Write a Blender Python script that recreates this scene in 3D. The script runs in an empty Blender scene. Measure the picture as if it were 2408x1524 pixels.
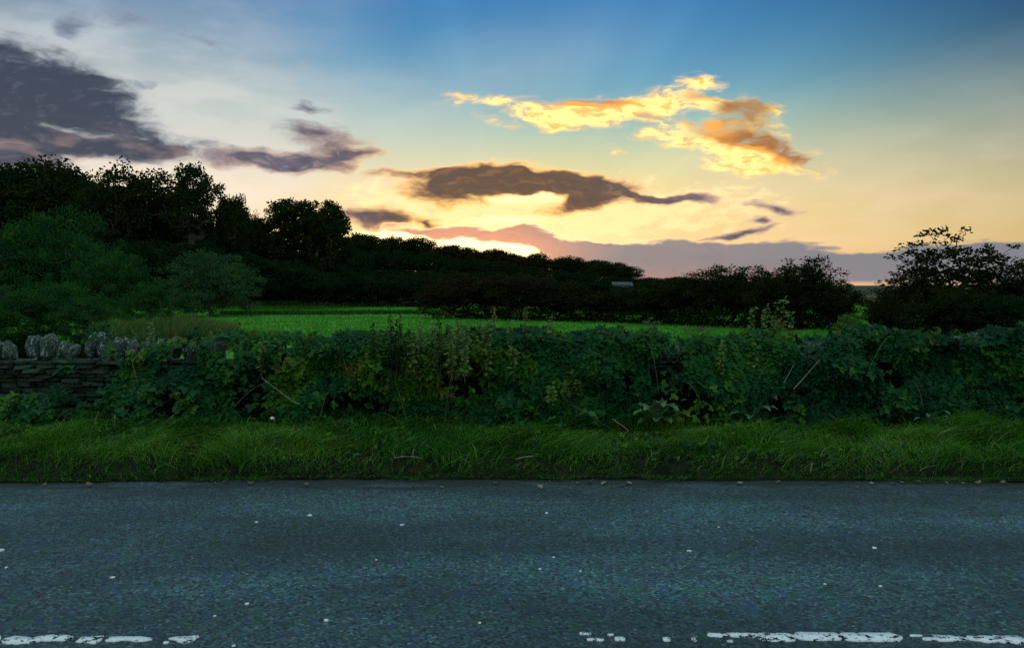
import bpy, math, random
import numpy as np
from mathutils import Vector

random.seed(7)
RNG = np.random.default_rng(7)
scene = bpy.context.scene
col = scene.collection
RAD = math.radians

# ------------------------------------------------------------------ camera
CAM_Z, PITCH, FPX = 1.6, RAD(-2.2), 2004.0      # eye height, tilt, focal length in survey pixels (2408 wide)
cam_data = bpy.data.cameras.new('camera')
cam_data.sensor_width = 36.0
cam_data.lens = 36.0 * FPX / 2408.0
cam_data.clip_start = 0.05
cam_data.clip_end = 8000.0
cam = bpy.data.objects.new('camera', cam_data)
cam.location = (0, 0, CAM_Z)
cam.rotation_euler = (math.pi / 2 + PITCH, 0, 0)
col.objects.link(cam)
scene.camera = cam

def ray(px, py):
    xr, yr = (px - 1204.0) / FPX, (762.0 - py) / FPX
    return (xr, math.cos(PITCH) - yr * math.sin(PITCH), math.sin(PITCH) + yr * math.cos(PITCH))

def at(px, py, Y):                               # survey pixel at a distance Y -> point in the place
    d = ray(px, py); t = Y / d[1]
    return Vector((d[0] * t, Y, CAM_Z + d[2] * t))

def on_road(px, py):                             # survey pixel -> point on the level road
    d = ray(px, py); t = -CAM_Z / d[2]
    return Vector((d[0] * t, d[1] * t, 0.0))

def ang(px, py):                                 # compass bearing and elevation of a spot in the sky, degrees
    d = ray(px, py)
    return math.degrees(math.atan2(d[0], d[1])), math.degrees(math.atan2(d[2], math.hypot(d[0], d[1])))

SUN_AZ, SUN_EL = ang(1195, 592)

# ------------------------------------------------------------------ world: evening sky
world = bpy.data.worlds.new('World')
scene.world = world
world.use_nodes = True
wt = world.node_tree
wt.nodes.clear()

def srgb(r, g, b):
    f = lambda c: (c / 255 / 12.92) if c <= 10 else ((c / 255 + 0.055) / 1.055) ** 2.4
    return (f(r), f(g), f(b), 1.0)

class NG:                                        # small helper to write node expressions
    def __init__(s, tree): s.t = tree
    def n(s, kind, **kw):
        nd = s.t.nodes.new(kind)
        for k, v in kw.items(): setattr(nd, k, v)
        return nd
    def put(s, sock, v):
        if hasattr(v, 'links') or isinstance(v, bpy.types.NodeSocket): s.t.links.new(v, sock)
        else: sock.default_value = v
    def m(s, op, a, b=None, c=None, clamp=False):
        nd = s.n('ShaderNodeMath', operation=op, use_clamp=clamp)
        for i, v in enumerate((a, b, c)):
            if v is not None: s.put(nd.inputs[i], v)
        return nd.outputs[0]
    def vec(s, x, y, z=0.0):
        nd = s.n('ShaderNodeCombineXYZ')
        for i, v in enumerate((x, y, z)): s.put(nd.inputs[i], v)
        return nd.outputs[0]
    def vm(s, op, a, b):
        nd = s.n('ShaderNodeVectorMath', operation=op)
        s.put(nd.inputs[0], a); s.put(nd.inputs[1], b)
        return nd.outputs[0]
    def step(s, v, lo, hi, a=0.0, b=1.0, kind='SMOOTHSTEP'):
        nd = s.n('ShaderNodeMapRange', interpolation_type=kind)
        for i, x in enumerate((v, lo, hi, a, b)): s.put(nd.inputs[i], x)
        return nd.outputs[0]
    def mix(s, f, a, b, mode='MIX'):
        nd = s.n('ShaderNodeMix', data_type='RGBA', blend_type=mode)
        nd.clamp_factor = True
        s.put(nd.inputs[0], f); s.put(nd.inputs[6], a); s.put(nd.inputs[7], b)
        return nd.outputs[2]
    def ramp(s, f, stops, interp='EASE'):
        nd = s.n('ShaderNodeValToRGB')
        cr = nd.color_ramp; cr.interpolation = interp
        while len(cr.elements) > 1: cr.elements.remove(cr.elements[0])
        for i, (p, c) in enumerate(stops):
            e = cr.elements[0] if i == 0 else cr.elements.new(p)
            e.position = p; e.color = c
        s.put(nd.inputs[0], f)
        return nd.outputs[0]
    def noise(s, v, scale, detail=4.0, rough=0.5, dist=0.0, dim='3D'):
        nd = s.n('ShaderNodeTexNoise', noise_dimensions=dim)
        s.put(nd.inputs['Vector'], v)
        nd.inputs['Scale'].default_value = scale; nd.inputs['Detail'].default_value = detail
        nd.inputs['Roughness'].default_value = rough; nd.inputs['Distortion'].default_value = dist
        return nd.outputs[0], nd.outputs[1]

W = NG(wt)
tc = W.n('ShaderNodeTexCoord')
sep = W.n('ShaderNodeSeparateXYZ')
wt.links.new(tc.outputs['Generated'], sep.inputs[0])
DEG = 180 / math.pi
az = W.m('MULTIPLY', W.m('ARCTAN2', sep.outputs[0], sep.outputs[1]), DEG)
el = W.m('MULTIPLY', W.m('ARCSINE', sep.outputs[2]), DEG)
P0 = W.vec(az, el)

# clear evening air: Nishita with the sun on the ridge, warmed and cooled by bearing and height
sky = W.n('ShaderNodeTexSky', sky_type='NISHITA')
sky.sun_disc = False
sky.sun_elevation = RAD(max(SUN_EL, 2.0)); sky.sun_rotation = RAD(SUN_AZ)
sky.altitude = 100; sky.air_density = 1.4; sky.dust_density = 2.0; sky.ozone_density = 2.0

fe = W.m('SQRT', W.m('DIVIDE', W.m('MAXIMUM', el, 0.0), 90.0, clamp=True))
E = lambda d: math.sqrt(d / 90.0)
near = W.ramp(fe, [(0, srgb(232, 172, 146)), (E(1.5), srgb(248, 190, 122)), (E(4), srgb(250, 210, 132)), (E(6.5), srgb(236, 212, 146)),
                   (E(8.8), srgb(200, 206, 164)), (E(10.8), srgb(156, 190, 178)), (E(13), srgb(104, 162, 186)), (E(16), srgb(70, 140, 184)),
                   (E(19.5), srgb(44, 112, 170)), (E(28), srgb(72, 134, 188)), (E(50), srgb(128, 172, 200)), (1.0, srgb(140, 180, 202))], 'B_SPLINE')
side = W.ramp(fe, [(0, srgb(200, 168, 140)), (E(2), srgb(206, 174, 112)), (E(5), srgb(192, 170, 106)), (E(8), srgb(150, 152, 114)),
                   (E(11), srgb(98, 124, 120)), (E(14), srgb(54, 94, 118)), (E(17), srgb(24, 66, 108)), (E(19.5), srgb(12, 48, 98)),
                   (E(28), srgb(64, 120, 172)), (E(50), srgb(128, 172, 200)), (1.0, srgb(140, 180, 202))], 'B_SPLINE')
anti = W.ramp(fe, [(0, srgb(178, 172, 178)), (E(6), srgb(178, 186, 196)), (E(20), srgb(160, 190, 202)), (E(50), srgb(140, 180, 202)), (1.0, srgb(140, 180, 202))], 'B_SPLINE')
off = W.m('ABSOLUTE', W.m('SUBTRACT', az, SUN_AZ))
base = W.mix(W.step(off, 8.0, 36.0), near, side)
base = W.mix(W.step(off, 45.0, 130.0), base, anti)
nish = W.vm('MULTIPLY', sky.outputs[0], (0.006, 0.006, 0.006))
base = W.mix(1.0, base, nish, 'ADD')

# wind-torn noise shared by all cloud layers (stretched along the horizon)
_, wcol = W.noise(W.vm('MULTIPLY', P0, (0.26, 0.50, 1.0)), 1.0, 3.0, 0.5, dim='2D')
warp = W.vm('MULTIPLY', W.vm('SUBTRACT', wcol, (0.5, 0.5, 0.5)), (3.2, 1.5, 0.0))
P = W.vm('ADD', P0, warp)
Q = W.vm('ADD', W.vm('MULTIPLY', P0, (0.60, 1.55, 1.0)), W.vm('MULTIPLY', warp, (0.5, 0.9, 0.0)))
fine, _ = W.noise(Q, 1.0, 7.0, 0.60, dim='2D')
to_sun = W.vm('NORMALIZE', W.vm('SUBTRACT', (SUN_AZ, SUN_EL, 0.0), P0), (0, 0, 0))
fine_s, _ = W.noise(W.vm('ADD', Q, W.vm('MULTIPLY', to_sun, (0.22, 0.30, 0.0))), 1.0, 3.0, 0.5, dim='2D')
fine_l, _ = W.noise(Q, 1.0, 3.0, 0.5, dim='2D')
relief = W.m('SUBTRACT', fine_l, fine_s)           # which side of each billow faces the sun
streak, _ = W.noise(W.vm('MULTIPLY', P0, (0.14, 1.5, 1.0)), 1.0, 4.0, 0.55, dim='2D')
broad, _ = W.noise(W.vm('MULTIPLY', P0, (0.16, 0.5, 1.0)), 1.0, 3.0, 0.5, dim='2D')
puff, _ = W.noise(W.vm('MULTIPLY', P, (0.42, 1.0, 1.0)), 1.0, 3.0, 0.5, dim='2D')

_rot = {}
def turned(pos, deg):                            # the sky coordinates turned by a tilt, shared between clouds
    key = (id(pos) if pos is not P0 else 0, deg)
    if key not in _rot:
        c, s = math.cos(RAD(deg)), math.sin(RAD(deg))
        sp = W.n('ShaderNodeSeparateXYZ'); wt.links.new(pos, sp.inputs[0])
        u = W.m('ADD', W.m('MULTIPLY', sp.outputs[0], c), W.m('MULTIPLY', sp.outputs[1], s))
        v = W.m('SUBTRACT', W.m('MULTIPLY', sp.outputs[1], c), W.m('MULTIPLY', sp.outputs[0], s))
        _rot[key] = (W.vec(u, v) if deg else pos, c, s)
    return _rot[key]

def blobs(items, pos=None):                      # (px, py, half width px, half height px, tilt deg, weight)
    pos = P if pos is None else pos
    tot = None
    for (px, py, rx, ry, rot, w) in items:
        a, e = ang(px, py)
        q, c, s = turned(pos, int(round(rot / 6.0)) * 6)
        sx, sy = 34.0 / rx, 34.0 / ry
        ma = W.n('ShaderNodeVectorMath', operation='MULTIPLY_ADD')
        wt.links.new(q, ma.inputs[0])
        ma.inputs[1].default_value = (sx, sy, 0)
        ma.inputs[2].default_value = (-(a * c + e * s) * sx, -(e * c - a * s) * sy, 0)
        ln = W.n('ShaderNodeVectorMath', operation='LENGTH')
        wt.links.new(ma.outputs[0], ln.inputs[0])
        v = W.m('MULTIPLY_ADD', ln.outputs[1], -w, w, clamp=True)
        tot = v if tot is None else W.m('ADD', tot, v)
    return tot

def jitter(field, noise, amp):
    return W.m('MULTIPLY_ADD', W.m('SUBTRACT', noise, 0.5), W.m('MULTIPLY', W.m('MULTIPLY', field, 5.0, clamp=True), amp), field)

# sun glow behind the ridge, and pale beams fanning from it
glow = blobs([(1195, 585, 560, 210, 0, 1.0)], P0)
base = W.mix(W.m('MULTIPLY', W.m('POWER', glow, 1.6), 0.75), base, (1.22, 0.76, 0.28, 1))
sun_core = W.m('POWER', blobs([(1130, 588, 420, 90, 0, 1.0)], P0), 1.5)
base = W.mix(sun_core, base, (1.9, 1.45, 0.85, 1))
beam_a = W.m('ARCTAN2', W.m('SUBTRACT', el, SUN_EL), W.m('SUBTRACT', az, SUN_AZ))
beam, _ = W.noise(W.vec(W.m('MULTIPLY', beam_a, 3.1), 0.0), 1.0, 2.0, 0.5)
dist = W.m('SQRT', W.m('ADD', W.m('POWER', W.m('SUBTRACT', el, SUN_EL), 2.0), W.m('POWER', W.m('SUBTRACT', az, SUN_AZ), 2.0)))
beam_f = W.m('MULTIPLY', W.step(dist, 5.0, 14.0), W.step(dist, 60.0, 28.0))
bm = W.m('MULTIPLY', W.m('SUBTRACT', beam, 0.5), W.m('MULTIPLY', beam_f, 0.42))
base = W.vm('MULTIPLY', base, W.vec(W.m('ADD', 1.0, bm), W.m('ADD', 1.0, bm), W.m('ADD', 1.0, W.m('MULTIPLY', bm, 0.6))))

# thin high veil, thicker at left; brightened overhead and behind to light the ground
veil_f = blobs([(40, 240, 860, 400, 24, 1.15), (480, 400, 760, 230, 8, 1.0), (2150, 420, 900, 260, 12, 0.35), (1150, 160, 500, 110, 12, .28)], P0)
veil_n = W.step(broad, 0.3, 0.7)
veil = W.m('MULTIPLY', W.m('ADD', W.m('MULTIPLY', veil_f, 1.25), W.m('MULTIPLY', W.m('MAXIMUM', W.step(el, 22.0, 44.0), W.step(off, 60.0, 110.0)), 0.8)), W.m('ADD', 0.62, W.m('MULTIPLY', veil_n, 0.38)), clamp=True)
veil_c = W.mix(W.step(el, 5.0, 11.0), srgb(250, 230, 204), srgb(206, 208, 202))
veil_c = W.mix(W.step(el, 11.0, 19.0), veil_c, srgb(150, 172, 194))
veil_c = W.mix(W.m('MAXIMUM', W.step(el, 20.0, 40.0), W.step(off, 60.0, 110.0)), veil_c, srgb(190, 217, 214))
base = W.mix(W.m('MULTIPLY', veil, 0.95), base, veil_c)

# sunlit golden cloud high over the ridge
gold_f = blobs([(1115, 234, 130, 18, 0, .7), (1310, 266, 200, 46, 2, .95), (1470, 264, 250, 38, 4, .9), (1560, 232, 140, 36, 8, .75), (1720, 246, 100, 26, 0, .75),
                (1812, 250, 60, 22, 0, .8), (1650, 194, 70, 20, -5, .8), (1690, 335, 210, 56, -18, .75), (1800, 362, 170, 46, -20, .8), (1745, 282, 120, 44, -20, .9),
                (1560, 320, 120, 24, 0, .5), (1450, 358, 60, 14, -5, .5), (1740, 395, 160, 26, -8, .5)])
gold_j = jitter(gold_f, fine, 1.8)
brown_f = jitter(blobs([(1790, 245, 110, 34, 0, .9), (1755, 280, 130, 44, -24, 1), (1865, 368, 80, 34, -25, 1), (1730, 325, 150, 24, -12, .7), (1390, 240, 190, 10, -4, .55),
                        (1810, 340, 150, 18, -30, .6)]), puff, 0.7)
gold_c = W.mix(W.step(W.m('ADD', W.m('MULTIPLY', puff, 0.6), W.m('MULTIPLY', gold_j, 0.35)), 0.2, 0.62), srgb(250, 184, 96), (1.3, 0.98, 0.34, 1))
orange_f = jitter(blobs([(1330, 238, 150, 22, -4, 1), (1440, 246, 120, 16, -2, .8), (1640, 228, 90, 18, 0, .6), (1700, 306, 130, 26, -18, 1), (1800, 348, 120, 26, -24, 1), (1850, 385, 90, 16, 0, .7)]), fine, 0.9)
gold_c = W.mix(W.m('MULTIPLY', W.step(orange_f, 0.05, 0.7), 0.85), gold_c, srgb(250, 158, 40))
gold_c = W.mix(W.m('MULTIPLY', W.step(relief, 0.0, -0.15), 0.6), gold_c, srgb(238, 160, 62))
gold_c = W.mix(W.step(gold_j, 0.55, 0.15), gold_c, srgb(250, 214, 168))
gold_c = W.mix(W.m('MULTIPLY', W.step(brown_f, 0.10, 1.05), 0.85), gold_c, srgb(146, 94, 64))
out = W.mix(W.m('MULTIPLY', W.step(gold_j, 0.0, 0.92), 0.97), base, gold_c)

# wisps of lit cirrus round the sun
wisp_f = jitter(blobs([(1300, 520, 620, 130, 0, .9), (960, 450, 330, 100, 0, .8), (1700, 470, 560, 110, 0, .5), (1420, 360, 420, 60, 0, .3)], P0), fine, 1.3)
out = W.mix(W.m('MULTIPLY', W.step(wisp_f, 0.45, 0.95), 0.55), out, (1.35, 0.98, 0.46, 1))
white_f = jitter(blobs([(1180, 519, 130, 16, 0, 1.2), (1260, 455, 190, 26, 0, .8), (1180, 470, 220, 16, 0, .6)], P0), fine, 0.6)
out = W.mix(W.m('MULTIPLY', W.step(white_f, 0.1, 1.0), 0.9), out, (1.5, 1.2, 0.56, 1))

# slate clouds: lens cloud before the sun, torn banks to the left, small scraps
sun_near = W.step(dist, 16.0, 5.0)
dark_f = blobs([(1085, 436, 180, 64, 6, 1.2), (1165, 418, 170, 48, 0, .9), (1255, 426, 220, 30, -6, 1.1), (1400, 446, 160, 40, -6, 1.1), (1350, 480, 120, 26, 12, .95), (1505, 460, 100, 12, -12, .8),
                (1595, 474, 115, 14, 0, .95), (950, 404, 170, 20, 6, .5),
                (1835, 489, 84, 13, -6, .85), (1782, 518, 44, 9, 0, .8), (1752, 546, 100, 12, 12, .9),
                (600, 376, 150, 30, 0, 1), (735, 382, 130, 34, 6, 1), (735, 316, 90, 36, 0, .72), (815, 345, 80, 24, 0, .55), (850, 362, 90, 14, 0, .5),
                (880, 514, 100, 34, -6, .95), (1000, 521, 44, 15, -12, .85), (716, 246, 50, 17, 0, .65),
                (178, 62, 52, 34, 24, .72), (300, 50, 90, 34, 0, .36), (500, 100, 90, 18, -18, .33), (330, 195, 60, 14, 0, .36)])
hole = blobs([(1240, 460, 110, 22, 0, .7)])
dark_j = jitter(W.m('SUBTRACT', dark_f, hole), fine, 0.8)
left_f = blobs([(40, 200, 290, 110, -12, 1.0), (220, 225, 170, 60, -18, .75), (110, 272, 230, 44, -6, .75), (310, 346, 250, 36, 0, 1.05), (160, 340, 170, 26, -6, .5),
                (20, 372, 260, 44, 0, .45), (-160, 250, 330, 150, -5, 1.0), (-420, 300, 420, 120, 0, 1.0), (-800, 200, 500, 200, 0, .8)])
left_j = jitter(W.m('SUBTRACT', left_f, blobs([(150, 305, 160, 26, -8, .7), (20, 262, 60, 18, 0, .8), (60, 325, 150, 20, 5, .6)])), fine, 0.95)
rim_c = W.mix(sun_near, W.mix(W.step(el, 8.0, 11.0), srgb(222, 186, 172), srgb(150, 164, 182)), (1.45, 0.86, 0.24, 1))
core_c = W.mix(sun_near, srgb(92, 90, 108), srgb(78, 63, 64))
core_c = W.mix(W.m('MULTIPLY', W.step(dark_j, 0.75, 0.35), 0.45), core_c, W.mix(sun_near, srgb(176, 134, 128), srgb(176, 104, 60)))
core_c = W.mix(W.m('MULTIPLY', W.step(relief, 0.0, 0.22), W.m('MULTIPLY_ADD', sun_near, -0.45, 0.75)), core_c, W.mix(sun_near, srgb(150, 132, 132), srgb(170, 112, 70)))
core_c = W.mix(W.m('MULTIPLY', W.step(relief, 0.0, -0.18), 0.5), core_c, srgb(60, 58, 72))
core_c = W.mix(W.step(el, 10.5, 13.0), core_c, srgb(112, 124, 144))
out = W.mix(W.m('MULTIPLY', W.step(dark_j, 0.0, 0.34), W.m('MULTIPLY_ADD', sun_near, 0.35, 0.40)), out, rim_c)
out = W.mix(W.m('MULTIPLY', W.step(dark_j, 0.04, 0.68), 0.94), out, core_c)
left_c = W.mix(W.step(left_j, 0.20, 0.85), srgb(134, 142, 154), srgb(34, 48, 72))
left_c = W.mix(W.m('MULTIPLY', W.m('MULTIPLY', W.step(el, 10.5, 8.0), W.step(puff, 0.40, 0.7)), 0.45), left_c, srgb(168, 138, 134))
left_c = W.mix(W.m('MULTIPLY', W.step(relief, 0.02, 0.24), 0.10), left_c, srgb(150, 156, 168))
out = W.mix(W.m('MULTIPLY', W.step(left_j, 0.0, 0.72), 0.93), out, left_c)

# low mauve bank along the horizon
ring = W.m('MULTIPLY', W.step(el, 3.3, 1.6), W.m('MULTIPLY', W.step(off, 22.0, 34.0), W.step(off, 58.0, 48.0)))
bank_f = W.m('ADD', blobs([(1290, 570, 190, 26, -6, 1.0), (1080, 547, 270, 22, -2, 1.1), (1390, 600, 230, 36, -6, 1.0), (1620, 586, 330, 26, 3, .9), (1980, 652, 520, 66, 0, 1.6), (2400, 645, 420, 70, 0, 1.6), (2750, 645, 520, 84, 0, 1.6),
                           (880, 566, 190, 26, 3, .8), (1560, 660, 520, 76, 0, 1.4)]), ring)
bank_j = jitter(jitter(bank_f, fine, 0.6), streak, 1.0)
gap = W.m('MULTIPLY', W.m('ADD', W.step(el, 0.7, 0.45), 0.0), W.step(az, 16.0, 20.0))
bank_a = W.m('MULTIPLY', W.step(bank_j, 0.14, 0.52), W.m('SUBTRACT', 1.0, W.m('MULTIPLY', gap, 0.85)))
bank_c = W.mix(W.step(az, -2.0, 6.0), srgb(206, 138, 116), srgb(124, 120, 130))
bank_c = W.mix(W.step(el, 2.2, 0.4), bank_c, srgb(158, 124, 124))
bank_c = W.mix(W.m('MULTIPLY', W.step(broad, 0.45, 0.7), 0.25), bank_c, srgb(150, 140, 142))
bank_c = W.mix(W.m('MULTIPLY', W.step(relief, -0.05, -0.2), 0.35), bank_c, srgb(108, 106, 122))
bank_c = W.mix(W.m('MULTIPLY', W.step(az, 8.0, 24.0), 0.7), bank_c, srgb(108, 122, 138), 'MIX')
rim2 = W.m('MULTIPLY', W.step(bank_j, 0.10, 0.24), W.m('MULTIPLY', sun_near, 0.7))
out = W.mix(rim2, out, (1.5, 1.05, 0.5, 1))
out = W.mix(W.m('MULTIPLY', bank_a, 0.90), out, bank_c)
rosy = blobs([(1130, 590, 330, 60, 0, 1.0)], P0)
out = W.mix(W.m('MULTIPLY', rosy, 0.45), out, (1.5, 0.55, 0.22, 1), 'MIX')
core2 = W.step(jitter(blobs([(1000, 578, 280, 36, -4, 1.0), (1160, 592, 140, 28, -4, 1.0), (900, 560, 130, 22, 0, .9)]), fine, 0.7), 0.1, 0.65)
out = W.mix(core2, out, (2.1, 1.55, 0.75, 1))

# clouds live in one quarter of the sky; everywhere else only the clear air and veil are worked out
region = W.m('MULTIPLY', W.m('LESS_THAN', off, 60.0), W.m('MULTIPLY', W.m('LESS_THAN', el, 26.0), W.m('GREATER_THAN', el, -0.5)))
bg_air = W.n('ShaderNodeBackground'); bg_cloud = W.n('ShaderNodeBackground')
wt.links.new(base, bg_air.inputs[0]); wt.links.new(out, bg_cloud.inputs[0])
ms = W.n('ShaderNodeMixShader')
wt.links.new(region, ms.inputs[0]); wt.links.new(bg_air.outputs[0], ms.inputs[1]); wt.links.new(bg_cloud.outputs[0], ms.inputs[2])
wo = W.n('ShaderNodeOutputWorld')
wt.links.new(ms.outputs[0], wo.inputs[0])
world.cycles.sampling_method = 'NONE'

# ------------------------------------------------------------------ the low sun
sun_data = bpy.data.lights.new('sun', 'SUN')
sun_data.energy = 0.5
sun_data.color = (1.0, 0.62, 0.34)
sun_data.angle = RAD(1.0)
sun = bpy.data.objects.new('sun', sun_data)
sd = Vector((math.sin(RAD(SUN_AZ)) * math.cos(RAD(SUN_EL)), math.cos(RAD(SUN_AZ)) * math.cos(RAD(SUN_EL)), math.sin(RAD(SUN_EL))))
sun.rotation_euler = (-sd).to_track_quat('-Z', 'Y').to_euler()
sun.location = (0, 60, 40)
col.objects.link(sun)

vs = scene.view_settings
vs.view_transform = 'Standard'; vs.look = 'None'; vs.exposure = 0.12; vs.gamma = 1.0; vs.use_curve_mapping = False
scene.render.engine = 'CYCLES'
scene.cycles.use_denoising = False
scene.cycles.max_bounces = 6
scene.cycles.diffuse_bounces = 3
scene.cycles.transmission_bounces = 3

# ================================================================== helpers
def link(o, parent=None):
    col.objects.link(o)
    if parent is not None: o.parent = parent
    return o

def tag(o, label=None, cat=None, group=None, kind=None):
    if label: o['label'] = label
    if cat: o['category'] = cat
    if group: o['group'] = group
    if kind: o['kind'] = kind
    return o

def empty(name, loc, label, cat, group=None, rz=0.0):
    o = bpy.data.objects.new(name, None)
    o.empty_display_size = 0.2
    o.location = loc; o.rotation_euler = (0, 0, rz)
    link(o)
    return tag(o, label, cat, group)

def mesh_np(name, V, F, mat=None, tint=None, smooth=False):
    """V (n,3), F (m,3) or (m,4) arrays -> mesh; tint is one number per face"""
    V = np.asarray(V, np.float32); F = np.asarray(F, np.int32)
    me = bpy.data.meshes.new(name)
    k = F.shape[1]
    me.vertices.add(len(V)); me.vertices.foreach_set('co', V.ravel())
    me.loops.add(F.size); me.loops.foreach_set('vertex_index', F.ravel())
    me.polygons.add(len(F))
    me.polygons.foreach_set('loop_start', np.arange(0, F.size, k, dtype=np.int32))
    try: me.polygons.foreach_set('loop_total', np.full(len(F), k, np.int32))
    except Exception: pass
    me.update(calc_edges=True)
    if smooth: me.polygons.foreach_set('use_smooth', np.ones(len(F), bool))
    if tint is not None:
        at_ = me.attributes.new('tint', 'FLOAT', 'FACE')
        at_.data.foreach_set('value', np.asarray(tint, np.float32))
    if mat: me.materials.append(mat)
    return me

def obj(name, me, parent=None, loc=None):
    o = bpy.data.objects.new(name, me)
    if loc is not None: o.location = loc
    return link(o, parent)

def merge(parts):
    """list of (V, F, tint) -> one"""
    Vs, Fs, Ts, n = [], [], [], 0
    for V, F, T in parts:
        Vs.append(V); Fs.append(F + n); Ts.append(T); n += len(V)
    return np.concatenate(Vs), np.concatenate(Fs), np.concatenate(Ts)

def stamp(pV, pF, M, T, tint):
    """copies of a small shape: M (n,3,3), T (n,3), tint (n,)"""
    n, k = len(M), len(pV)
    V = np.einsum('nij,kj->nki', M, pV) + T[:, None, :]
    F = pF[None] + (np.arange(n) * k)[:, None, None]
    return V.reshape(-1, 3), F.reshape(-1, pF.shape[1]), np.repeat(tint, len(pF))

def unit(v): return v / np.maximum(np.linalg.norm(v, axis=-1, keepdims=True), 1e-9)

def frames(d, nrm, size):
    """matrices whose local y is d, local z near nrm, scaled by size"""
    d = unit(d); x = unit(np.cross(d, nrm)); z = np.cross(x, d)
    M = np.stack([x, d, z], -1)
    return M * np.asarray(size)[:, None, None] if np.ndim(size) == 1 else M * size

def rand_dirs(n, up=0.0, rng=RNG):
    v = rng.normal(size=(n, 3)); v[:, 2] += up
    return unit(v)

def vnoise(x, y, seed=0):
    """smooth value noise in 0..1"""
    r = np.random.default_rng(seed).random((64, 64))
    xi, yi = np.floor(x).astype(int), np.floor(y).astype(int)
    fx, fy = x - xi, y - yi
    fx, fy = fx * fx * (3 - 2 * fx), fy * fy * (3 - 2 * fy)
    g = lambda a, b: r[a % 64, b % 64]
    return (g(xi, yi) * (1 - fx) + g(xi + 1, yi) * fx) * (1 - fy) + (g(xi, yi + 1) * (1 - fx) + g(xi + 1, yi + 1) * fx) * fy

def sstep(v, a, b):
    t = np.clip((v - a) / (b - a), 0, 1)
    return t * t * (3 - 2 * t)

def tube(pts, radii, sides=4, tint=0.5):
    """tapered tube through points"""
    pts = np.asarray(pts, float); radii = np.asarray(radii, float); n = len(pts)
    tan = np.gradient(pts, axis=0); tan = unit(tan)
    ref = np.where(np.abs(tan[:, 2:3]) > 0.9, np.array([[1.0, 0, 0]]), np.array([[0, 0, 1.0]]))
    a = unit(np.cross(tan, ref)); b = np.cross(tan, a)
    th = np.linspace(0, 2 * np.pi, sides, endpoint=False)
    ring = pts[:, None] + radii[:, None, None] * (np.cos(th)[None, :, None] * a[:, None] + np.sin(th)[None, :, None] * b[:, None])
    F = []
    for i in range(n - 1):
        for j in range(sides):
            p, q = i * sides + j, i * sides + (j + 1) % sides
            F += [(p, q, q + sides), (p, q + sides, p + sides)]
    return ring.reshape(-1, 3), np.array(F), np.full(len(F), tint)

KITE_V = np.array([(0, 0, 0), (0.30, 0.5, -0.05), (0, 1, 0.0), (-0.30, 0.5, -0.05)], float); KITE_F = np.array([(0, 1, 2), (0, 2, 3)])
LEAF_V = np.array([(0, 0, 0), (0.27, 0.22, .05), (0.34, 0.50, .03), (0.0, 0.5, -0.03), (0, 1, -.08), (-0.34, 0.50, .03), (-0.27, 0.22, .05)], float)
LEAF_F = np.array([(0, 1, 3), (1, 2, 3), (2, 4, 3), (4, 5, 3), (5, 6, 3), (6, 0, 3)])

# ================================================================== materials
def material(name):
    m = bpy.data.materials.new(name); m.use_nodes = True
    m.node_tree.nodes.clear()
    g = NG(m.node_tree)
    return m, g

def lin(*c): return (c[0], c[1], c[2], 1.0)

def leaf_mat(name, stops, trans=0.25, rough=0.55, spec=0.3, gloss=True):
    m, g = material(name)
    a = g.n('ShaderNodeAttribute', attribute_name='tint')
    c = g.ramp(a.outputs['Fac'], [(p, lin(*cc)) for p, cc in stops], 'LINEAR')
    if gloss:
        p = g.n('ShaderNodeBsdfPrincipled')
        p.inputs['Roughness'].default_value = rough
        p.inputs['Specular IOR Level'].default_value = spec
        m.node_tree.links.new(c, p.inputs['Base Color'])
    else:
        p = g.n('ShaderNodeBsdfDiffuse'); m.node_tree.links.new(c, p.inputs[0])
    t = g.n('ShaderNodeBsdfTranslucent'); m.node_tree.links.new(c, t.inputs[0])
    mx = g.n('ShaderNodeMixShader'); mx.inputs[0].default_value = trans
    m.node_tree.links.new(p.outputs[0], mx.inputs[1]); m.node_tree.links.new(t.outputs[0], mx.inputs[2])
    o = g.n('ShaderNodeOutputMaterial'); m.node_tree.links.new(mx.outputs[0], o.inputs[0])
    return m

def bark_mat(name, c1, c2, scale=8.0):
    m, g = material(name)
    co = g.n('ShaderNodeTexCoord').outputs['Object']
    f, _ = g.noise(g.vm('MULTIPLY', co, (1, 1, .25)), scale, 4, .6)
    p = g.n('ShaderNodeBsdfPrincipled'); p.inputs['Roughness'].default_value = .9
    g.put(p.inputs['Base Color'], g.mix(g.step(f, .35, .65), lin(*c1), lin(*c2)))
    b = g.n('ShaderNodeBump'); b.inputs['Strength'].default_value = .5; b.inputs['Distance'].default_value = .02
    g.put(b.inputs['Height'], f); g.put(p.inputs['Normal'], b.outputs[0])
    o = g.n('ShaderNodeOutputMaterial'); g.put(o.inputs[0], p.outputs[0])
    return m

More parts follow.
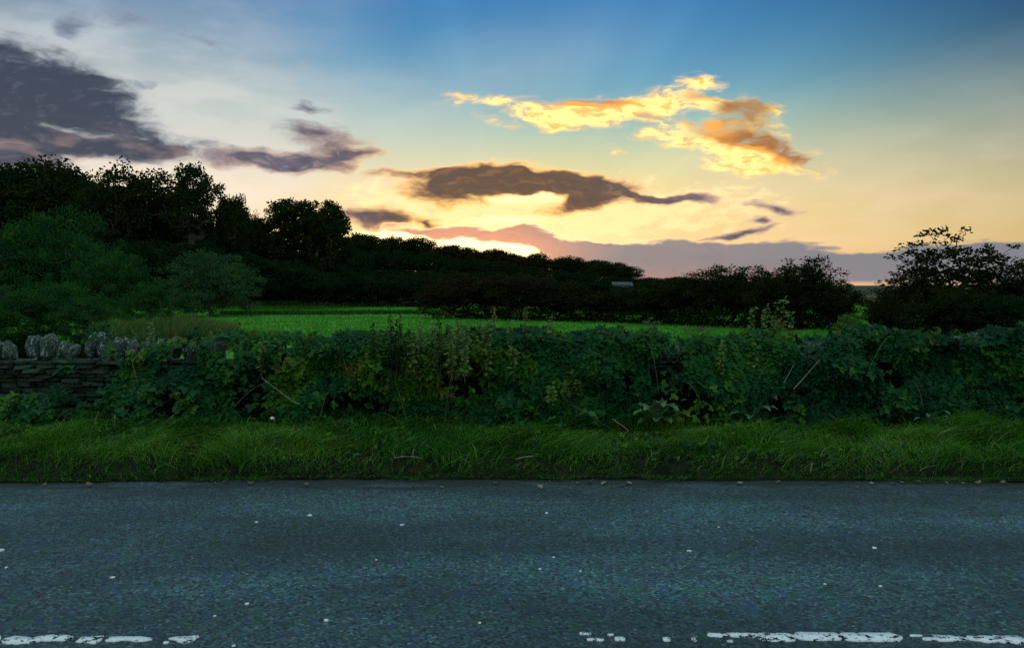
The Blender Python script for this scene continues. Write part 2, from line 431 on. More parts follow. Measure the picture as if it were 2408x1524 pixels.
M_bark = bark_mat('bark', (.030, .024, .017), (.065, .055, .042))
M_cane = bark_mat('cane', (.06, .075, .035), (.15, .14, .085), 30)
M_twig = bark_mat('dry_twig', (.16, .14, .09), (.30, .27, .20), 40)
M_dark = leaf_mat('leaf_dark', [(0, (.012, .024, .007)), (.5, (.020, .036, .009)), (1, (.036, .050, .012))], .22, gloss=False)
M_deep = leaf_mat('leaf_deep', [(0, (.008, .022, .008)), (.5, (.012, .034, .012)), (1, (.022, .050, .014))], .18, gloss=False)
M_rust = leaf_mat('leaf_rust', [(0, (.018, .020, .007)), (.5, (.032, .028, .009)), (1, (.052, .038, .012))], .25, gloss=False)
M_hedge = leaf_mat('leaf_hedge', [(0, (.010, .020, .006)), (.5, (.018, .030, .008)), (1, (.036, .044, .011))], .22, gloss=False)
M_willow = leaf_mat('leaf_willow', [(0, (.014, .060, .020)), (.5, (.024, .090, .026)), (.8, (.044, .118, .018)), (1, (.085, .145, .010))], .25, gloss=False)
M_silver = leaf_mat('leaf_silver', [(0, (.028, .074, .030)), (.5, (.046, .106, .044)), (1, (.080, .125, .030))], .25, gloss=False)
M_bramble = leaf_mat('leaf_bramble', [(0, (.003, .032, .012)), (.28, (.006, .052, .017)), (.46, (.015, .084, .023)), (.62, (.024, .105, .012)), (.80, (.050, .140, .008)), (.95, (.110, .195, .014)), (1, (.16, .10, .05))], .2, .5, .12)
M_ivy = leaf_mat('leaf_lime', [(0, (.060, .130, .020)), (.5, (.110, .190, .030)), (.9, (.170, .225, .045)), (1, (.20, .15, .06))], .3, .5, .3)
M_olive = leaf_mat('leaf_olive', [(0, (.10, .12, .03)), (.5, (.17, .17, .05)), (1, (.24, .17, .07))], .3, .6, .2)
M_dock = leaf_mat('leaf_dock', [(0, (.045, .120, .045)), (.5, (.070, .165, .070)), (1, (.11, .20, .075))], .22, .4, .5)
M_grass = leaf_mat('grass_blade', [(0, (.008, .058, .004)), (.42, (.034, .160, .011)), (.86, (.125, .285, .020)), (.95, (.20, .20, .10)), (1, (.32, .29, .18))], .3, .6, .15)
M_field = leaf_mat('field_grass', [(0, (.034, .200, .016)), (.6, (.058, .285, .024)), (1, (.15, .26, .030))], .42, gloss=False)
M_rough = leaf_mat('rough_grass_blade', [(0, (.045, .110, .030)), (.6, (.10, .150, .040)), (1, (.20, .18, .06))], .3, gloss=False)

# ================================================================== ground
def edge_y(x): return 7.22 - 0.10 * np.minimum(np.abs(x) / 4.3, 2.5) ** 2 + 0.09 * (vnoise(x * 1.1 + 90, x * 0, 3) - .5) + 0.05 * (vnoise(x * 7 + 90, x * 0, 4) - .5)

def ground_z(x, y):
    x = np.asarray(x, float); y = np.asarray(y, float)
    ey = edge_y(x)
    prof = np.interp(y - ey, [-9.0, -7.2, -6.6, -6.45, -0.02, 0.06, .30, .85, 1.6, 2.4, 22, 60], [.1, .06, -.02, -.06, -.06, .03, .12, .20, .25, .25, .02, 0.0])
    lump = (.05 * (vnoise(x * 1.3 + 200, y * 1.6 + 200, 5) - .5) + .08 * (vnoise(x * 3.1 + 200, y * 3.6 + 200, 6) - .5)) * sstep(y - ey, .05, .4) * (y < 60)
    hill = 5.0 * sstep(-x, -45, 60) * sstep(y, 115, 200) + .5 * sstep(-x, 12, 40) * sstep(y, 50, 100) * (1 - sstep(y, 115, 200))
    far = 4.35 * sstep(y, 260, 420) * (1 - sstep(-x, -45, 60) * .0)
    return prof + lump + hill + far

def grid_mesh(xs, ys, zf):
    X, Y = np.meshgrid(xs, ys)
    Z = zf(X, Y)
    V = np.stack([X, Y, Z], -1).reshape(-1, 3)
    nx, ny = len(xs), len(ys)
    i = (np.arange(ny - 1)[:, None] * nx + np.arange(nx - 1)[None]).ravel()
    return V, np.stack([i, i + 1, i + nx + 1, i + nx], -1)

def axis(lims):
    out_ = [np.arange(a, b, s) for a, b, s in lims]
    return np.concatenate(out_ + [[lims[-1][1]]])

xs = axis([(-3000, -400, 200), (-400, -100, 25), (-100, -14, 4), (-14, 14, .12), (14, 100, 4), (100, 400, 25), (400, 3000, 200)])
ys = axis([(-400, -20, 40), (-20, 0, 4), (0, 6.6, .6), (6.6, 9.4, .06), (9.4, 12, .4), (12, 60, 2), (60, 260, 5), (260, 440, 15), (440, 1000, 80), (1000, 5000, 500)])
V, F = grid_mesh(xs, ys, ground_z)
m, g = material('ground_cover')
co = g.n('ShaderNodeTexCoord').outputs['Object']
sp = g.n('ShaderNodeSeparateXYZ'); g.put(sp.inputs[0], co)
n1, _ = g.noise(co, 0.25, 4, .6); n2, _ = g.noise(co, 6.0, 5, .65); n3, _ = g.noise(g.vm('MULTIPLY', co, (.06, .3, 1)), 1.0, 4, .6)
grassc = g.mix(g.step(n1, .35, .65), lin(.050, .225, .012), lin(.095, .270, .022))
grassc = g.mix(g.m('MULTIPLY', g.step(n3, .50, .72), .7), grassc, lin(.100, .180, .030))
grassc = g.mix(g.m('MULTIPLY', g.step(n2, .55, .75), .5), grassc, lin(.022, .100, .012))
soil = g.mix(g.step(n2, .4, .6), lin(.007, .007, .004), lin(.016, .020, .008))
grassc = g.mix(g.step(sp.outputs[1], 98.0, 112.0), grassc, g.mix(n1, lin(.040, .046, .022), lin(.070, .066, .034)))
cc = g.mix(g.m('ADD', g.step(sp.outputs[1], 9.4, 11.0), g.step(sp.outputs[1], 0.2, -1.0)), soil, grassc)
p = g.n('ShaderNodeBsdfPrincipled'); p.inputs['Roughness'].default_value = .95; p.inputs['Specular IOR Level'].default_value = .1
g.put(p.inputs['Base Color'], cc)
b = g.n('ShaderNodeBump'); b.inputs['Strength'].default_value = .6; b.inputs['Distance'].default_value = .05
g.put(b.inputs['Height'], n2); g.put(p.inputs['Normal'], b.outputs[0])
g.put(g.n('ShaderNodeOutputMaterial').inputs[0], p.outputs[0])
ground = tag(obj('ground', mesh_np('ground', V, F, m, smooth=True)), 'green field and grass bank beyond the road', kind='structure')

# ------------------------------------------------------------------ road
xs = axis([(-400, -60, 40), (-60, -14, 3), (-14, 14, .15), (14, 60, 3), (60, 400, 40)])
ts = np.concatenate([np.linspace(0, .9, 12), np.linspace(.915, 1, 6)])
X, T = np.meshgrid(xs, ts)
Y0 = edge_y(X) - 6.55 - 0.05 * vnoise(X * 2, X * 0, 9)
Y = Y0 + (edge_y(X) + .01 - Y0) * T
Z = 0.004 * (1 - ((Y - 3.9) / 3.3) ** 2) + .006 * (vnoise(X * .8 + 50, Y * .8 + 50, 8) - .5) - .012 * sstep(T, .97, 1)
V = np.stack([X, Y, Z], -1).reshape(-1, 3); nx = len(xs)
i = (np.arange(len(ts) - 1)[:, None] * nx + np.arange(nx - 1)[None]).ravel()
F = np.stack([i, i + 1, i + nx + 1, i + nx], -1)
def road_z(x, y): return 0.004 * (1 - ((y - 3.9) / 3.3) ** 2) + .006 * (float(vnoise(np.array([x * .8 + 50]), np.array([y * .8 + 50]), 8)[0]) - .5)

m, g = material('asphalt')
co = g.n('ShaderNodeTexCoord').outputs['Object']
sp = g.n('ShaderNodeSeparateXYZ'); g.put(sp.inputs[0], co)
def voro(v, scale, feature='F1'):
    nd = g.n('ShaderNodeTexVoronoi', voronoi_dimensions='2D', feature=feature); g.put(nd.inputs['Vector'], v); nd.inputs['Scale'].default_value = scale
    return nd
v1 = voro(co, 72); v2 = voro(co, 19)
big, _ = g.noise(g.vm('MULTIPLY', co, (.5, 1.3, 1)), 1.0, 4, .6, dim='2D')
mid, _ = g.noise(co, 9.0, 4, .65, dim='2D')
s1 = g.n('ShaderNodeSeparateColor'); g.put(s1.inputs[0], v1.outputs['Color'])
s2 = g.n('ShaderNodeSeparateColor'); g.put(s2.inputs[0], v2.outputs['Color'])
c = g.mix(g.m('POWER', s1.outputs[0], 1.4), lin(.002, .009, .011), lin(.056, .136, .150))
c = g.mix(g.m('MULTIPLY', g.step(s1.outputs[1], .86, .95), .55), c, lin(.075, .056, .050))
c = g.mix(g.m('MULTIPLY', g.step(s2.outputs[0], .75, .95), .6), c, lin(.014, .070, .038))
c = g.mix(g.m('MULTIPLY', g.step(s2.outputs[1], .80, .97), .6), c, lin(.024, .048, .105))
c = g.mix(g.m('MULTIPLY', g.step(s1.outputs[2], .975, .99), .7), c, lin(.18, .24, .25))
c = g.mix(g.m('MULTIPLY', g.step(mid, .52, .72), .6), c, lin(.012, .020, .021))
track = g.m('ADD', g.step(g.m('ABSOLUTE', g.m('SUBTRACT', sp.outputs[1], 6.1)), .75, .1), g.step(g.m('ABSOLUTE', g.m('SUBTRACT', sp.outputs[1], 4.75)), .55, .1))
shade = g.m('MULTIPLY', g.step(big, .3, .75, .62, 1.40), g.m('MULTIPLY_ADD', track, .45, .85))
c = g.vm('MULTIPLY', c, g.vec(shade, shade, shade))
silt_n, _ = g.noise(g.vm('MULTIPLY', co, (.8, 3.0, 1)), 1.0, 4, .6, dim='2D')
silt = g.step(g.m('ADD', g.m('SUBTRACT', sp.outputs[1], 6.90), g.m('MULTIPLY', g.m('SUBTRACT', silt_n, .5), 1.4)), -.02, .12)
c = g.mix(g.m('MULTIPLY', silt, .88), c, lin(.009, .011, .012))
p = g.n('ShaderNodeBsdfPrincipled')
g.put(p.inputs['Base Color'], c)
g.put(p.inputs['Roughness'], g.step(s1.outputs[1], 0, 1, .45, .85, 'LINEAR'))
p.inputs['Specular IOR Level'].default_value = .5
b1 = g.n('ShaderNodeBump'); b1.inputs['Strength'].default_value = 1.0; b1.inputs['Distance'].default_value = .006
hgt = g.m('ADD', g.m('MULTIPLY', v1.outputs['Distance'], -.7), g.m('ADD', g.m('MULTIPLY', s1.outputs[0], .7), g.m('MULTIPLY', mid, .8)))
g.put(b1.inputs['Height'], hgt); g.put(p.inputs['Normal'], b1.outputs[0])
g.put(g.n('ShaderNodeOutputMaterial').inputs[0], p.outputs[0])
road = tag(obj('road', mesh_np('road', V, F, m, smooth=True)), 'dark asphalt road across the foreground', kind='structure')

# ================================================================== trees
def grow(seed, lobes, n_pts, fork_z, base_r, H=10.0, stems=1, shell=0.55, jitter_=.12, n_leaf=20, leaf=.22, spread=.42, up=.25, narrow=1.0, twig=0.0, tops=None, wood_min=0.006):
    """skeleton by linking points spread through the crown to the nearest wood, then leaves round every tip.
    returns (wood mesh arrays, leaf mesh arrays); the tree stands on z=0 and is about H high"""
    rng = np.random.default_rng(seed)
    vols = np.array([r[0] * r[1] * r[2] for _, r in lobes]); pick = rng.choice(len(lobes), n_pts, p=vols / vols.sum())
    d = unit(rng.normal(size=(n_pts, 3))); rad = rng.random(n_pts) ** (1 / 3.0 * shell)
    A = np.array([lobes[i][0] for i in pick]) + d * rad[:, None] * np.array([lobes[i][1] for i in pick])
    A += rng.normal(size=A.shape) * jitter_
    if tops is not None: A = np.concatenate([A, tops])
    A = A[A[:, 2] > .15]
    nodes, par = [], []
    for s in range(stems):
        a0 = rng.random() * 6.28; off_ = .0 if stems == 1 else .05
        p0 = np.array([math.cos(a0) * off_, math.sin(a0) * off_, 0]); lean = np.array([math.cos(a0), math.sin(a0), 0]) * (.05 if stems == 1 else .35)
        k = max(3, int(fork_z / .5) + 1)
        for j in range(k):
            t = j / (k - 1)
            nodes.append(p0 + np.array([0, 0, fork_z * t]) + lean * fork_z * t + rng.normal(size=3) * .04 * (j > 0))
            par.append(-1 if j == 0 else len(nodes) - 2)
    root_c = np.array([0, 0, fork_z * .8])
    A = A[np.argsort(np.linalg.norm((A - root_c) * np.array([1, 1, .8]), axis=1))]
    tips = []
    N = np.array(nodes)
    buf = np.zeros((len(nodes) + len(A) * 14, 3)); buf[:len(nodes)] = N; cnt = len(nodes)
    for a in A:
        q = buf[:cnt]; dv = a - q; dist_ = np.linalg.norm(dv, axis=1)
        cost = dist_ * (1 + .8 * np.clip(-dv[:, 2] / np.maximum(dist_, 1e-6), 0, 1))
        k = int(np.argmin(cost)); L = dist_[k]; st = max(1, min(12, int(L / .45)))
        p0 = buf[k].copy(); side = rng.normal(size=3) * L * .08; prev = k
        for j in range(1, st + 1):
            t = j / st; bend = math.sin(math.pi * t)
            buf[cnt] = p0 + (a - p0) * t + side * bend - np.array([0, 0, 1]) * bend * L * .08
            par.append(prev); prev = cnt; cnt += 1
        tips.append(prev)
    N = buf[:cnt]; par = np.array(par)
    w = np.zeros(cnt); w[tips] += 1
    for k in range(cnt - 1, -1, -1):
        if par[k] >= 0: w[par[k]] += w[k]
    r = base_r * (np.maximum(w, .5) / w.max()) ** .48
    r = np.maximum(r, wood_min)
    e = np.where(par >= 0)[0]; a, b = N[par[e]], N[e]; ra, rb = np.minimum(r[par[e]], r[e] * 1.5), r[e]
    t = unit(b - a); ref = np.where(np.abs(t[:, 2:3]) > .9, np.array([[1.0, 0, 0]]), np.array([[0, 0, 1.0]]))
    u = unit(np.cross(t, ref)); v = np.cross(t, u)
    S = 5; th = np.linspace(0, 2 * np.pi, S, endpoint=False)
    circ = np.cos(th)[None, :, None] * u[:, None] + np.sin(th)[None, :, None] * v[:, None]
    ring = np.concatenate([a[:, None] + circ * ra[:, None, None], b[:, None] + circ * rb[:, None, None]], 1)
    j = np.arange(S); jn = (j + 1) % S
    f = np.concatenate([np.stack([j, jn, jn + S], -1), np.stack([j, jn + S, j + S], -1)])
    WF = f[None] + (np.arange(len(e)) * 2 * S)[:, None, None]
    wood = (ring.reshape(-1, 3), WF.reshape(-1, 3), np.full(len(e) * len(f), .5))
    C = np.repeat(A, n_leaf, 0); ct = np.repeat(rng.random(len(A)), n_leaf)
    pos = C + unit(rng.normal(size=C.shape)) * (rng.random(len(C)) ** .45)[:, None] * spread * 1.75 * np.array([1, 1, .8])
    dirs = unit(rng.normal(size=C.shape) + np.array([0, 0, up]) + unit(pos - np.array([0, 0, H * .45])) * .6)
    nr = unit(rng.normal(size=C.shape) + np.array([0, 0, .8]))
    Mx = frames(dirs, nr, leaf * rng.uniform(.6, 1.3, len(C)))
    Mx[:, :, 0] *= narrow
    leaves = stamp(KITE_V, KITE_F, Mx, pos, np.clip(ct * .55 + rng.random(len(C)) * .45, 0, 1))
    return wood, leaves

def ball(rng, n, c, r, lo=.35, hi=.6):
    out_ = []
    for _ in range(n):
        d = unit(rng.normal(size=3)); d[2] = abs(d[2]) * .9 - .25
        out_.append((np.array(c) + d * np.array(r) * rng.uniform(.45, .75), np.array(r) * rng.uniform(lo, hi)))
    return out_

def crown_lobes(seed, c, r, n=9): return ball(np.random.default_rng(seed), n, c, r) + [(np.array(c, float), np.array(r) * .6)]

TPL = {}
def template(key, **kw):
    wood, leaves = grow(**kw)
    hi = leaves[0][:, 2].max(); wd = np.percentile(np.abs(leaves[0][:, 0]), 97)
    TPL[key] = dict(wood=wood, leaves=leaves, H=hi, R=wd, me_w=mesh_np(key + '_wood', wood[0], wood[1], M_bark, wood[2]), me_l=mesh_np(key + '_leaves', leaves[0], leaves[1], M_dark, leaves[2]))

for k in range(3):
    template('oak%d' % k, seed=20 + k, lobes=crown_lobes(30 + k, (0, 0, 6.2), (3.3, 3.3, 3.7), 11), n_pts=420, fork_z=2.0, base_r=.34, n_leaf=46, leaf=.23, spread=.36, jitter_=.05, wood_min=.012)
template('open', seed=41, lobes=crown_lobes(52, (0, 0, 6.6), (2.7, 2.7, 3.3), 9), n_pts=170, fork_z=2.4, base_r=.30, n_leaf=46, leaf=.22, spread=.27, shell=.35, wood_min=.028)
template('poplar', seed=43, lobes=[(np.array([0, 0, 5.4]), np.array([2.1, 2.1, 4.4])), (np.array([0, 0, 7.6]), np.array([1.7, 1.7, 2.2])), (np.array([.6, 0, 6.5]), np.array([1.8, 1.8, 2.6]))], n_pts=420, fork_z=1.5, base_r=.3,
         n_leaf=46, leaf=.20, spread=.26, up=1.4)
for k in range(2):
    template('willow%d' % k, seed=61 + k, lobes=crown_lobes(62 + k, (0, 0, 4.6), (4.2, 4.2, 4.4), 10) + [(np.array([0, 0, 2.2]), np.array([3.8, 3.8, 2.2]))], n_pts=300, fork_z=.8, base_r=.22, stems=3,
             n_leaf=60, leaf=.32, spread=.38, narrow=.5, up=1.2, jitter_=.55, shell=.8)
for k in range(3):
    rg = np.random.default_rng(80 + k)
    tops = np.stack([rg.uniform(-3.4, 3.4, 46), rg.uniform(-2.6, 2.6, 46), rg.uniform(8.0, 10.6, 46)], -1); tops[:, 2] -= .22 * tops[:, 0] ** 2
    template('hedge%d' % k, seed=71 + k, lobes=crown_lobes(75 + k, (0, 0, 5.2), (4.0, 3.4, 4.0), 12) + [(np.array([0, 0, 2.0]), np.array([4.2, 3.4, 2.2]))], n_pts=440, fork_z=.8, base_r=.18, stems=3,
             n_leaf=38, leaf=.28, spread=.38, jitter_=.3, tops=tops)
rg = np.random.default_rng(5)
tops = np.stack([rg.uniform(-3.2, 3.2, 70), rg.uniform(-2.2, 2.2, 70), rg.uniform(6.0, 10.4, 70)], -1); tops[:, 2] -= .12 * tops[:, 0] ** 2
template('thorn', seed=91, lobes=[(np.array([0, 0, 3.6]), np.array([3.2, 2.6, 3.2])), (np.array([.4, 0, 6.0]), np.array([3.3, 2.4, 2.6])), (np.array([-2.0, 0, 4.4]), np.array([2.0, 1.8, 2.2])), (np.array([2.0, 0, 4.6]), np.array([2.2, 1.8, 2.2]))],
         n_pts=330, fork_z=1.0, base_r=.2, stems=4, n_leaf=20, leaf=.29, spread=.24, tops=tops, shell=.6, wood_min=.022)

def tree(name, key, px, top_py, half_px, Y, mat, label, cat='tree', group=None, rz=None, H=None, z_sink=0.0):
    t = TPL[key]
    p = at(px, 700, Y); z0 = float(ground_z(p.x, Y)) - z_sink
    top = at(px, top_py, Y).z
    s = half_px * Y / FPX / t['R']; sz = (top - z0) / t['H']
    o = empty(name, (p.x, Y, z0), label, cat, group, random.uniform(0, 6.28) if rz is None else rz)
    o.scale = (s, s, sz)
    w = obj('trunk', t['me_w'], o); l = obj('crown', t['me_l'], o)
    l.material_slots[0].link = 'OBJECT'; l.material_slots[0].material = mat
    return o

GW = 'tall trees of the wood on the left'
tree('broadleaf_tree', 'oak1', 10, 370, 90, 84, M_deep, 'black broadleaf tree at the left edge of the wood', group=GW, rz=.3)
tree('broadleaf_tree', 'oak0', 140, 358, 124, 86, M_dark, 'tallest broad dark tree of the left wood under the slate cloud', group=GW, rz=1.2)
tree('broadleaf_tree', 'oak2', 325, 376, 122, 84, M_dark, 'wide dark broadleaf tree just left of the see-through tree', group=GW, rz=2.0)
tree('broadleaf_tree', 'open', 462, 378, 62, 82, M_dark, 'airy tree with sky showing between its branches and trunk', group=GW, rz=.6)
tree('broadleaf_tree', 'oak1', 535, 452, 48, 84, M_dark, 'small round tree at the right foot of the see-through tree', group=GW, rz=4.0)
tree('broadleaf_tree', 'oak2', 594, 490, 40, 90, M_dark, 'low tree filling the dip before the poplars', group=GW, rz=5.0)
tree('poplar_tree', 'poplar', 694, 464, 96, 92, M_dark, 'broad dense poplar, left of the pair beside the glow', group=GW, rz=0)
tree('poplar_tree', 'poplar', 772, 468, 56, 90, M_dark, 'slimmer poplar standing against the bright sunset sky', group=GW, rz=2.2)
tree('broadleaf_tree', 'oak0', 232, 418, 70, 88, M_deep, 'dark tree in the notch between the two widest crowns', group=GW, rz=2.6)

GB = 'pale green willow bushes at the field edge'
tree('willow_bush', 'willow0', 30, 496, 130, 52, M_willow, 'green willow bush at the far left edge behind the wall', 'bush', GB, .4)
tree('willow_bush', 'willow1', 170, 478, 112, 54, M_willow, 'tallest pale willow bush, in front of the dark wood', 'bush', GB, 1.9)
tree('willow_bush', 'willow0', 262, 560, 90, 50, M_willow, 'willow bush with yellow-green lower leaves right of the tallest one', 'bush', GB, 3.1)
tree('willow_bush', 'willow1', 345, 660, 66, 46, M_willow, 'low leafy bush between the willows and the silvery round bush', 'bush', GB, 4.4)
tree('willow_bush', 'willow1', 498, 580, 102, 53, M_silver, 'rounded silvery green bush alone at the left end of the field', 'bush', GB, .2)
tree('willow_bush', 'willow1', 215, 690, 76, 29, M_willow, 'low dark green bush right behind the leaning cope stones', 'bush', GB, 1.1)
tree('willow_bush', 'willow1', -20, 700, 90, 29, M_willow, 'low bush at the far left edge behind the first cope stone', 'bush', GB, 2.1)
tree('willow_bush', 'willow0', 95, 640, 130, 30, M_willow, 'dark low bush behind the bare stone wall', 'bush', GB, 2.5)

tree('garden_shrub', 'hedge1', 60, 762, 90, 12.5, M_deep, 'dark shrub pressed close behind the leftmost cope stones', 'bush', GB, .7)
tree('garden_shrub', 'hedge0', 205, 764, 70, 12.0, M_deep, 'dark shrub behind the cope stones left of the rough grass', 'bush', GB, 1.9)
GR = 'trees along the wooded ridge'
ridge = [(812, 592, 34, 'low dark tree on the ridge just right of the poplars'), (872, 562, 44, 'round-topped ridge tree, first after the gap by the poplars'),
         (925, 559, 36, 'highest tree of the ridge skyline'), (985, 570, 40, 'ridge tree one place right of the highest'), (1045, 582, 40, 'ridge tree left of the brightest glow'),
         (1105, 592, 36, 'ridge tree under the brightest glow'), (1165, 589, 34, 'small domed ridge tree reddened by the setting sun'), (1222, 612, 36, 'low ridge tree in the dip right of the sun'),
         (1262, 598, 34, 'ridge tree standing above its neighbours right of the sun'), (1330, 616, 44, 'broad dark ridge tree beneath the mauve cloud'),
         (1392, 618, 42, 'dark domed tree near the right end of the ridge'), (1445, 628, 40, 'last sloping tree at the right end of the ridge')]
for i, (px, top, hw, lab) in enumerate(ridge):
    tree('ridge_tree', 'oak%d' % (i % 3), px, top - 9 - 6 * (i % 2), hw * 1.35, 205 + 6 * (i % 4), M_rust if 1000 < px < 1300 else M_dark, lab, group=GR, rz=i * 1.1)  # rust leaves near the sun: autumn brown with sunset glow put into the colour

GM = 'trees at the far end of the field'
for i, (px, top, hw, Y, lab) in enumerate([(845, 632, 46, 98, 'rounded green tree under the ridge, nearest the poplars'), (925, 640, 44, 100, 'middle one of the low trees at the far end of the field'),
                                           (1000, 636, 48, 98, 'low tree at the far end of the field beside the brown hedge'), (720, 610, 56, 94, 'leafy tree standing below the poplars')]):
    tree('field_tree', 'oak%d' % ((i + 1) % 3), px, top, hw * 1.2, Y, M_dark if i else M_deep, lab, group=GM, rz=i * 2.0)

GH = 'bushes of the field hedge on the right'
hedge = [(1085, 640, 80, 50, 'rusty brown bush at the left end of the field hedge'), (1165, 645, 72, 49, 'second brown hedge bush from the left end'),
         (1250, 640, 76, 47, 'brown hedge bush below the setting sun'), (1335, 660, 72, 46, 'hedge bush left of the pale barn roof'), (1415, 684, 66, 45, 'low hedge bush directly under the pale barn roof'),
         (1490, 668, 66, 43, 'hedge bush just right of the pale barn roof'), (1560, 650, 66, 41, 'dark hedge bush where the ridge meets the hedge'), (1630, 636, 62, 40, 'hedge bush with spiky twigs left of the hedge crest'),
         (1705, 618, 66, 38, 'spiky hedge bush in the middle of the right hedge'), (1772, 622, 60, 37, 'hedge bush left of the tall rounded one'),
         (1885, 600, 84, 36, 'tall rounded bush, the highest of the field hedge'), (1825, 640, 60, 35, 'bush filling the hedge before the rounded one'),
         (1960, 655, 60, 35, 'bush at the right end of the hedge where it drops')]
for i, (px, top, hw, Y, lab) in enumerate(hedge):
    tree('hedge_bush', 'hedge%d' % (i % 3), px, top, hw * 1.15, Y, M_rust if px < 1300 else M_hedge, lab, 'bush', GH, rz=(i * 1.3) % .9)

GT = 'shrubs at the right of the field'
tree('thorn_tree', 'thorn', 2235, 528, 122, 30, M_hedge, 'tall thin-leaved thorn tree rising into the sky at right', 'tree', GT, .15)
tree('thorn_bush', 'hedge0', 2130, 636, 74, 31, M_hedge, 'thorn bush at the left foot of the tall thorn tree', 'bush', GT, .2)
tree('thorn_bush', 'hedge1', 2330, 650, 70, 31, M_hedge, 'thorn bush at the right foot of the tall thorn tree', 'bush', GT, .9)
tree('thorn_bush', 'hedge2', 2420, 600, 80, 29, M_hedge, 'dark bush cut off by the right edge of the picture', 'bush', GT, .4)
tree('thorn_bush', 'hedge1', 2225, 672, 100, 27, M_hedge, 'dense low bush in front of the tall thorn tree', 'bush', GT, 1.4)
tree('thorn_bush', 'hedge0', 2085, 690, 50, 29, M_hedge, 'low dark bush at the right of the gap showing the far hill', 'bush', GT, 2.4)
tree('thorn_bush', 'hedge2', 2350, 690, 90, 26, M_deep, 'low black bush behind the wall at far right', 'bush', GT, 3.3)
tree('hedge_sapling', 'willow1', 2005, 735, 26, 30, M_ivy, 'small lit green bush in the gap under the hedge', 'bush', None, 1.0)

# wood that reads as one dark mass behind and below the trees one can tell apart
def bake(keys, spots, seed):
    rng = np.random.default_rng(seed); parts_l, parts_w = [], []
    for (px, top, hw, Y) in spots:
        t = TPL[keys[rng.integers(len(keys))]]
        p = at(px, 700, Y); z0 = float(ground_z(p.x, Y)); s = hw * Y / FPX / t['R']; sz = (at(px, top, Y).z - z0) / t['H']
        a = rng.random() * 6.28; R = np.array([[math.cos(a) * s, -math.sin(a) * s, 0], [math.sin(a) * s, math.cos(a) * s, 0], [0, 0, sz]])
        V, F, T = t['leaves']; k = rng.random(len(F) // 2) < .75; kk = np.repeat(k, 2)
        parts_l.append((V @ R.T + np.array([p.x, Y, z0]), F[kk], T[kk]))
    return merge(parts_l)
spots = [(x, 448 + 18 * math.sin(x * .05) + (60 if x > 375 else 0) + max(0, x - 520) * .30, 80, 96 + 5 * math.sin(x)) for x in range(-60, 660, 62)]
spots += [(x, 560 + max(0, x - 420) * .22, 80, 78 + 4 * math.sin(x)) for x in range(180, 780, 66)]
V, F, T = bake(['oak0', 'oak1', 'oak2'], spots, 1)
low = [(x, 530 + max(0, x - 470) * .5, 70, 92) for x in range(-40, 620, 50)] + [(x, 650 - 60 * math.exp(-((x - 720) / 90) ** 2) + 10 * math.sin(x * .3), 52, 90 + 2 * math.sin(x)) for x in range(-60, 1080, 38)] + [(x, 590 + 12 * math.sin(x), 60, 98) for x in range(-60, 860, 50)]
V, F, T = merge([(V, F, T), bake(['hedge0', 'hedge1', 'hedge2'], low, 4)])
tag(obj('woodland', mesh_np('woodland', V, F, M_deep, T)), 'dark lower wood massed beneath the tall trees at left', kind='stuff')
spots = [(x, 640 + max(0, x - 1100) * .09 + 8 * math.sin(x * .06), 64, 165 + 8 * math.sin(x)) for x in range(800, 1440, 56)]
V, F, T = merge([bake(['oak0', 'oak1', 'oak2'], spots, 2), bake(['hedge0', 'hedge1', 'hedge2'], [(x, np.interp(x, [790, 900, 1160, 1300, 1480], [604, 584, 614, 636, 652]) + 5 * math.sin(x), 40, 196 + 4 * math.sin(x)) for x in range(780, 1500, 28)], 6)])
tag(obj('hillside_wood', mesh_np('hillside_wood', V, F, M_deep, T)), 'dim wooded slope below the ridge trees', kind='stuff')
spots = [(x, 655 + 6 * math.sin(x * .09), 46, 230 + 6 * math.sin(x)) for x in range(1470, 1720, 40)]
V, F, T = bake(['oak0', 'oak2'], spots, 3)
tag(obj('far_wood', mesh_np('far_wood', V, F, M_dark, T)), 'thin line of distant trees where the ridge ends', kind='stuff')

# ------------------------------------------------------------------ barn roof among the trees
M_roof, g = material('barn_roof')
co = g.n('ShaderNodeTexCoord').outputs['Object']
f, _ = g.noise(co, 1.5, 4, .6)
wv = g.n('ShaderNodeTexWave', bands_direction='X'); g.put(wv.inputs[0], co); wv.inputs['Scale'].default_value = 3
p = g.n('ShaderNodeBsdfPrincipled'); p.inputs['Roughness'].default_value = .6
g.put(p.inputs['Base Color'], g.mix(f, lin(.03, .045, .042), lin(.055, .075, .07)))
g.put(g.n('ShaderNodeOutputMaterial').inputs[0], p.outputs[0])
c = at(1462, 700, 180)
barn = empty('barn', (c.x, 180, float(ground_z(c.x, 180))), 'low barn with a pale grey roof among the trees below the ridge end', 'barn', rz=.12)
def prism(pts_yz, x0, x1):
    n = len(pts_yz); V = [(x0, y, z) for y, z in pts_yz] + [(x1, y, z) for y, z in pts_yz]
    F = [tuple(range(n))[::-1], tuple(range(n, 2 * n))] + [(i, (i + 1) % n, n + (i + 1) % n, n + i) for i in range(n)]
    me = bpy.data.meshes.new('prism'); me.from_pydata(V, [], F); me.update(); return me
barn.scale = (.8, .8, .95)
me = prism([(-2, 0), (2, 0), (2, 1.9), (0, 3.0), (-2, 1.9)], -2.6, 2.6); me.materials.append(M_bark); obj('wall', me, barn)
for sgn in (-1, 1):
    me = prism([(sgn * 2.3, 1.85), (0, 3.12), (0, 3.22), (sgn * 2.3, 1.95)][::sgn], -2.8, 2.8); me.materials.append(M_roof); obj('roof_slope', me, barn)

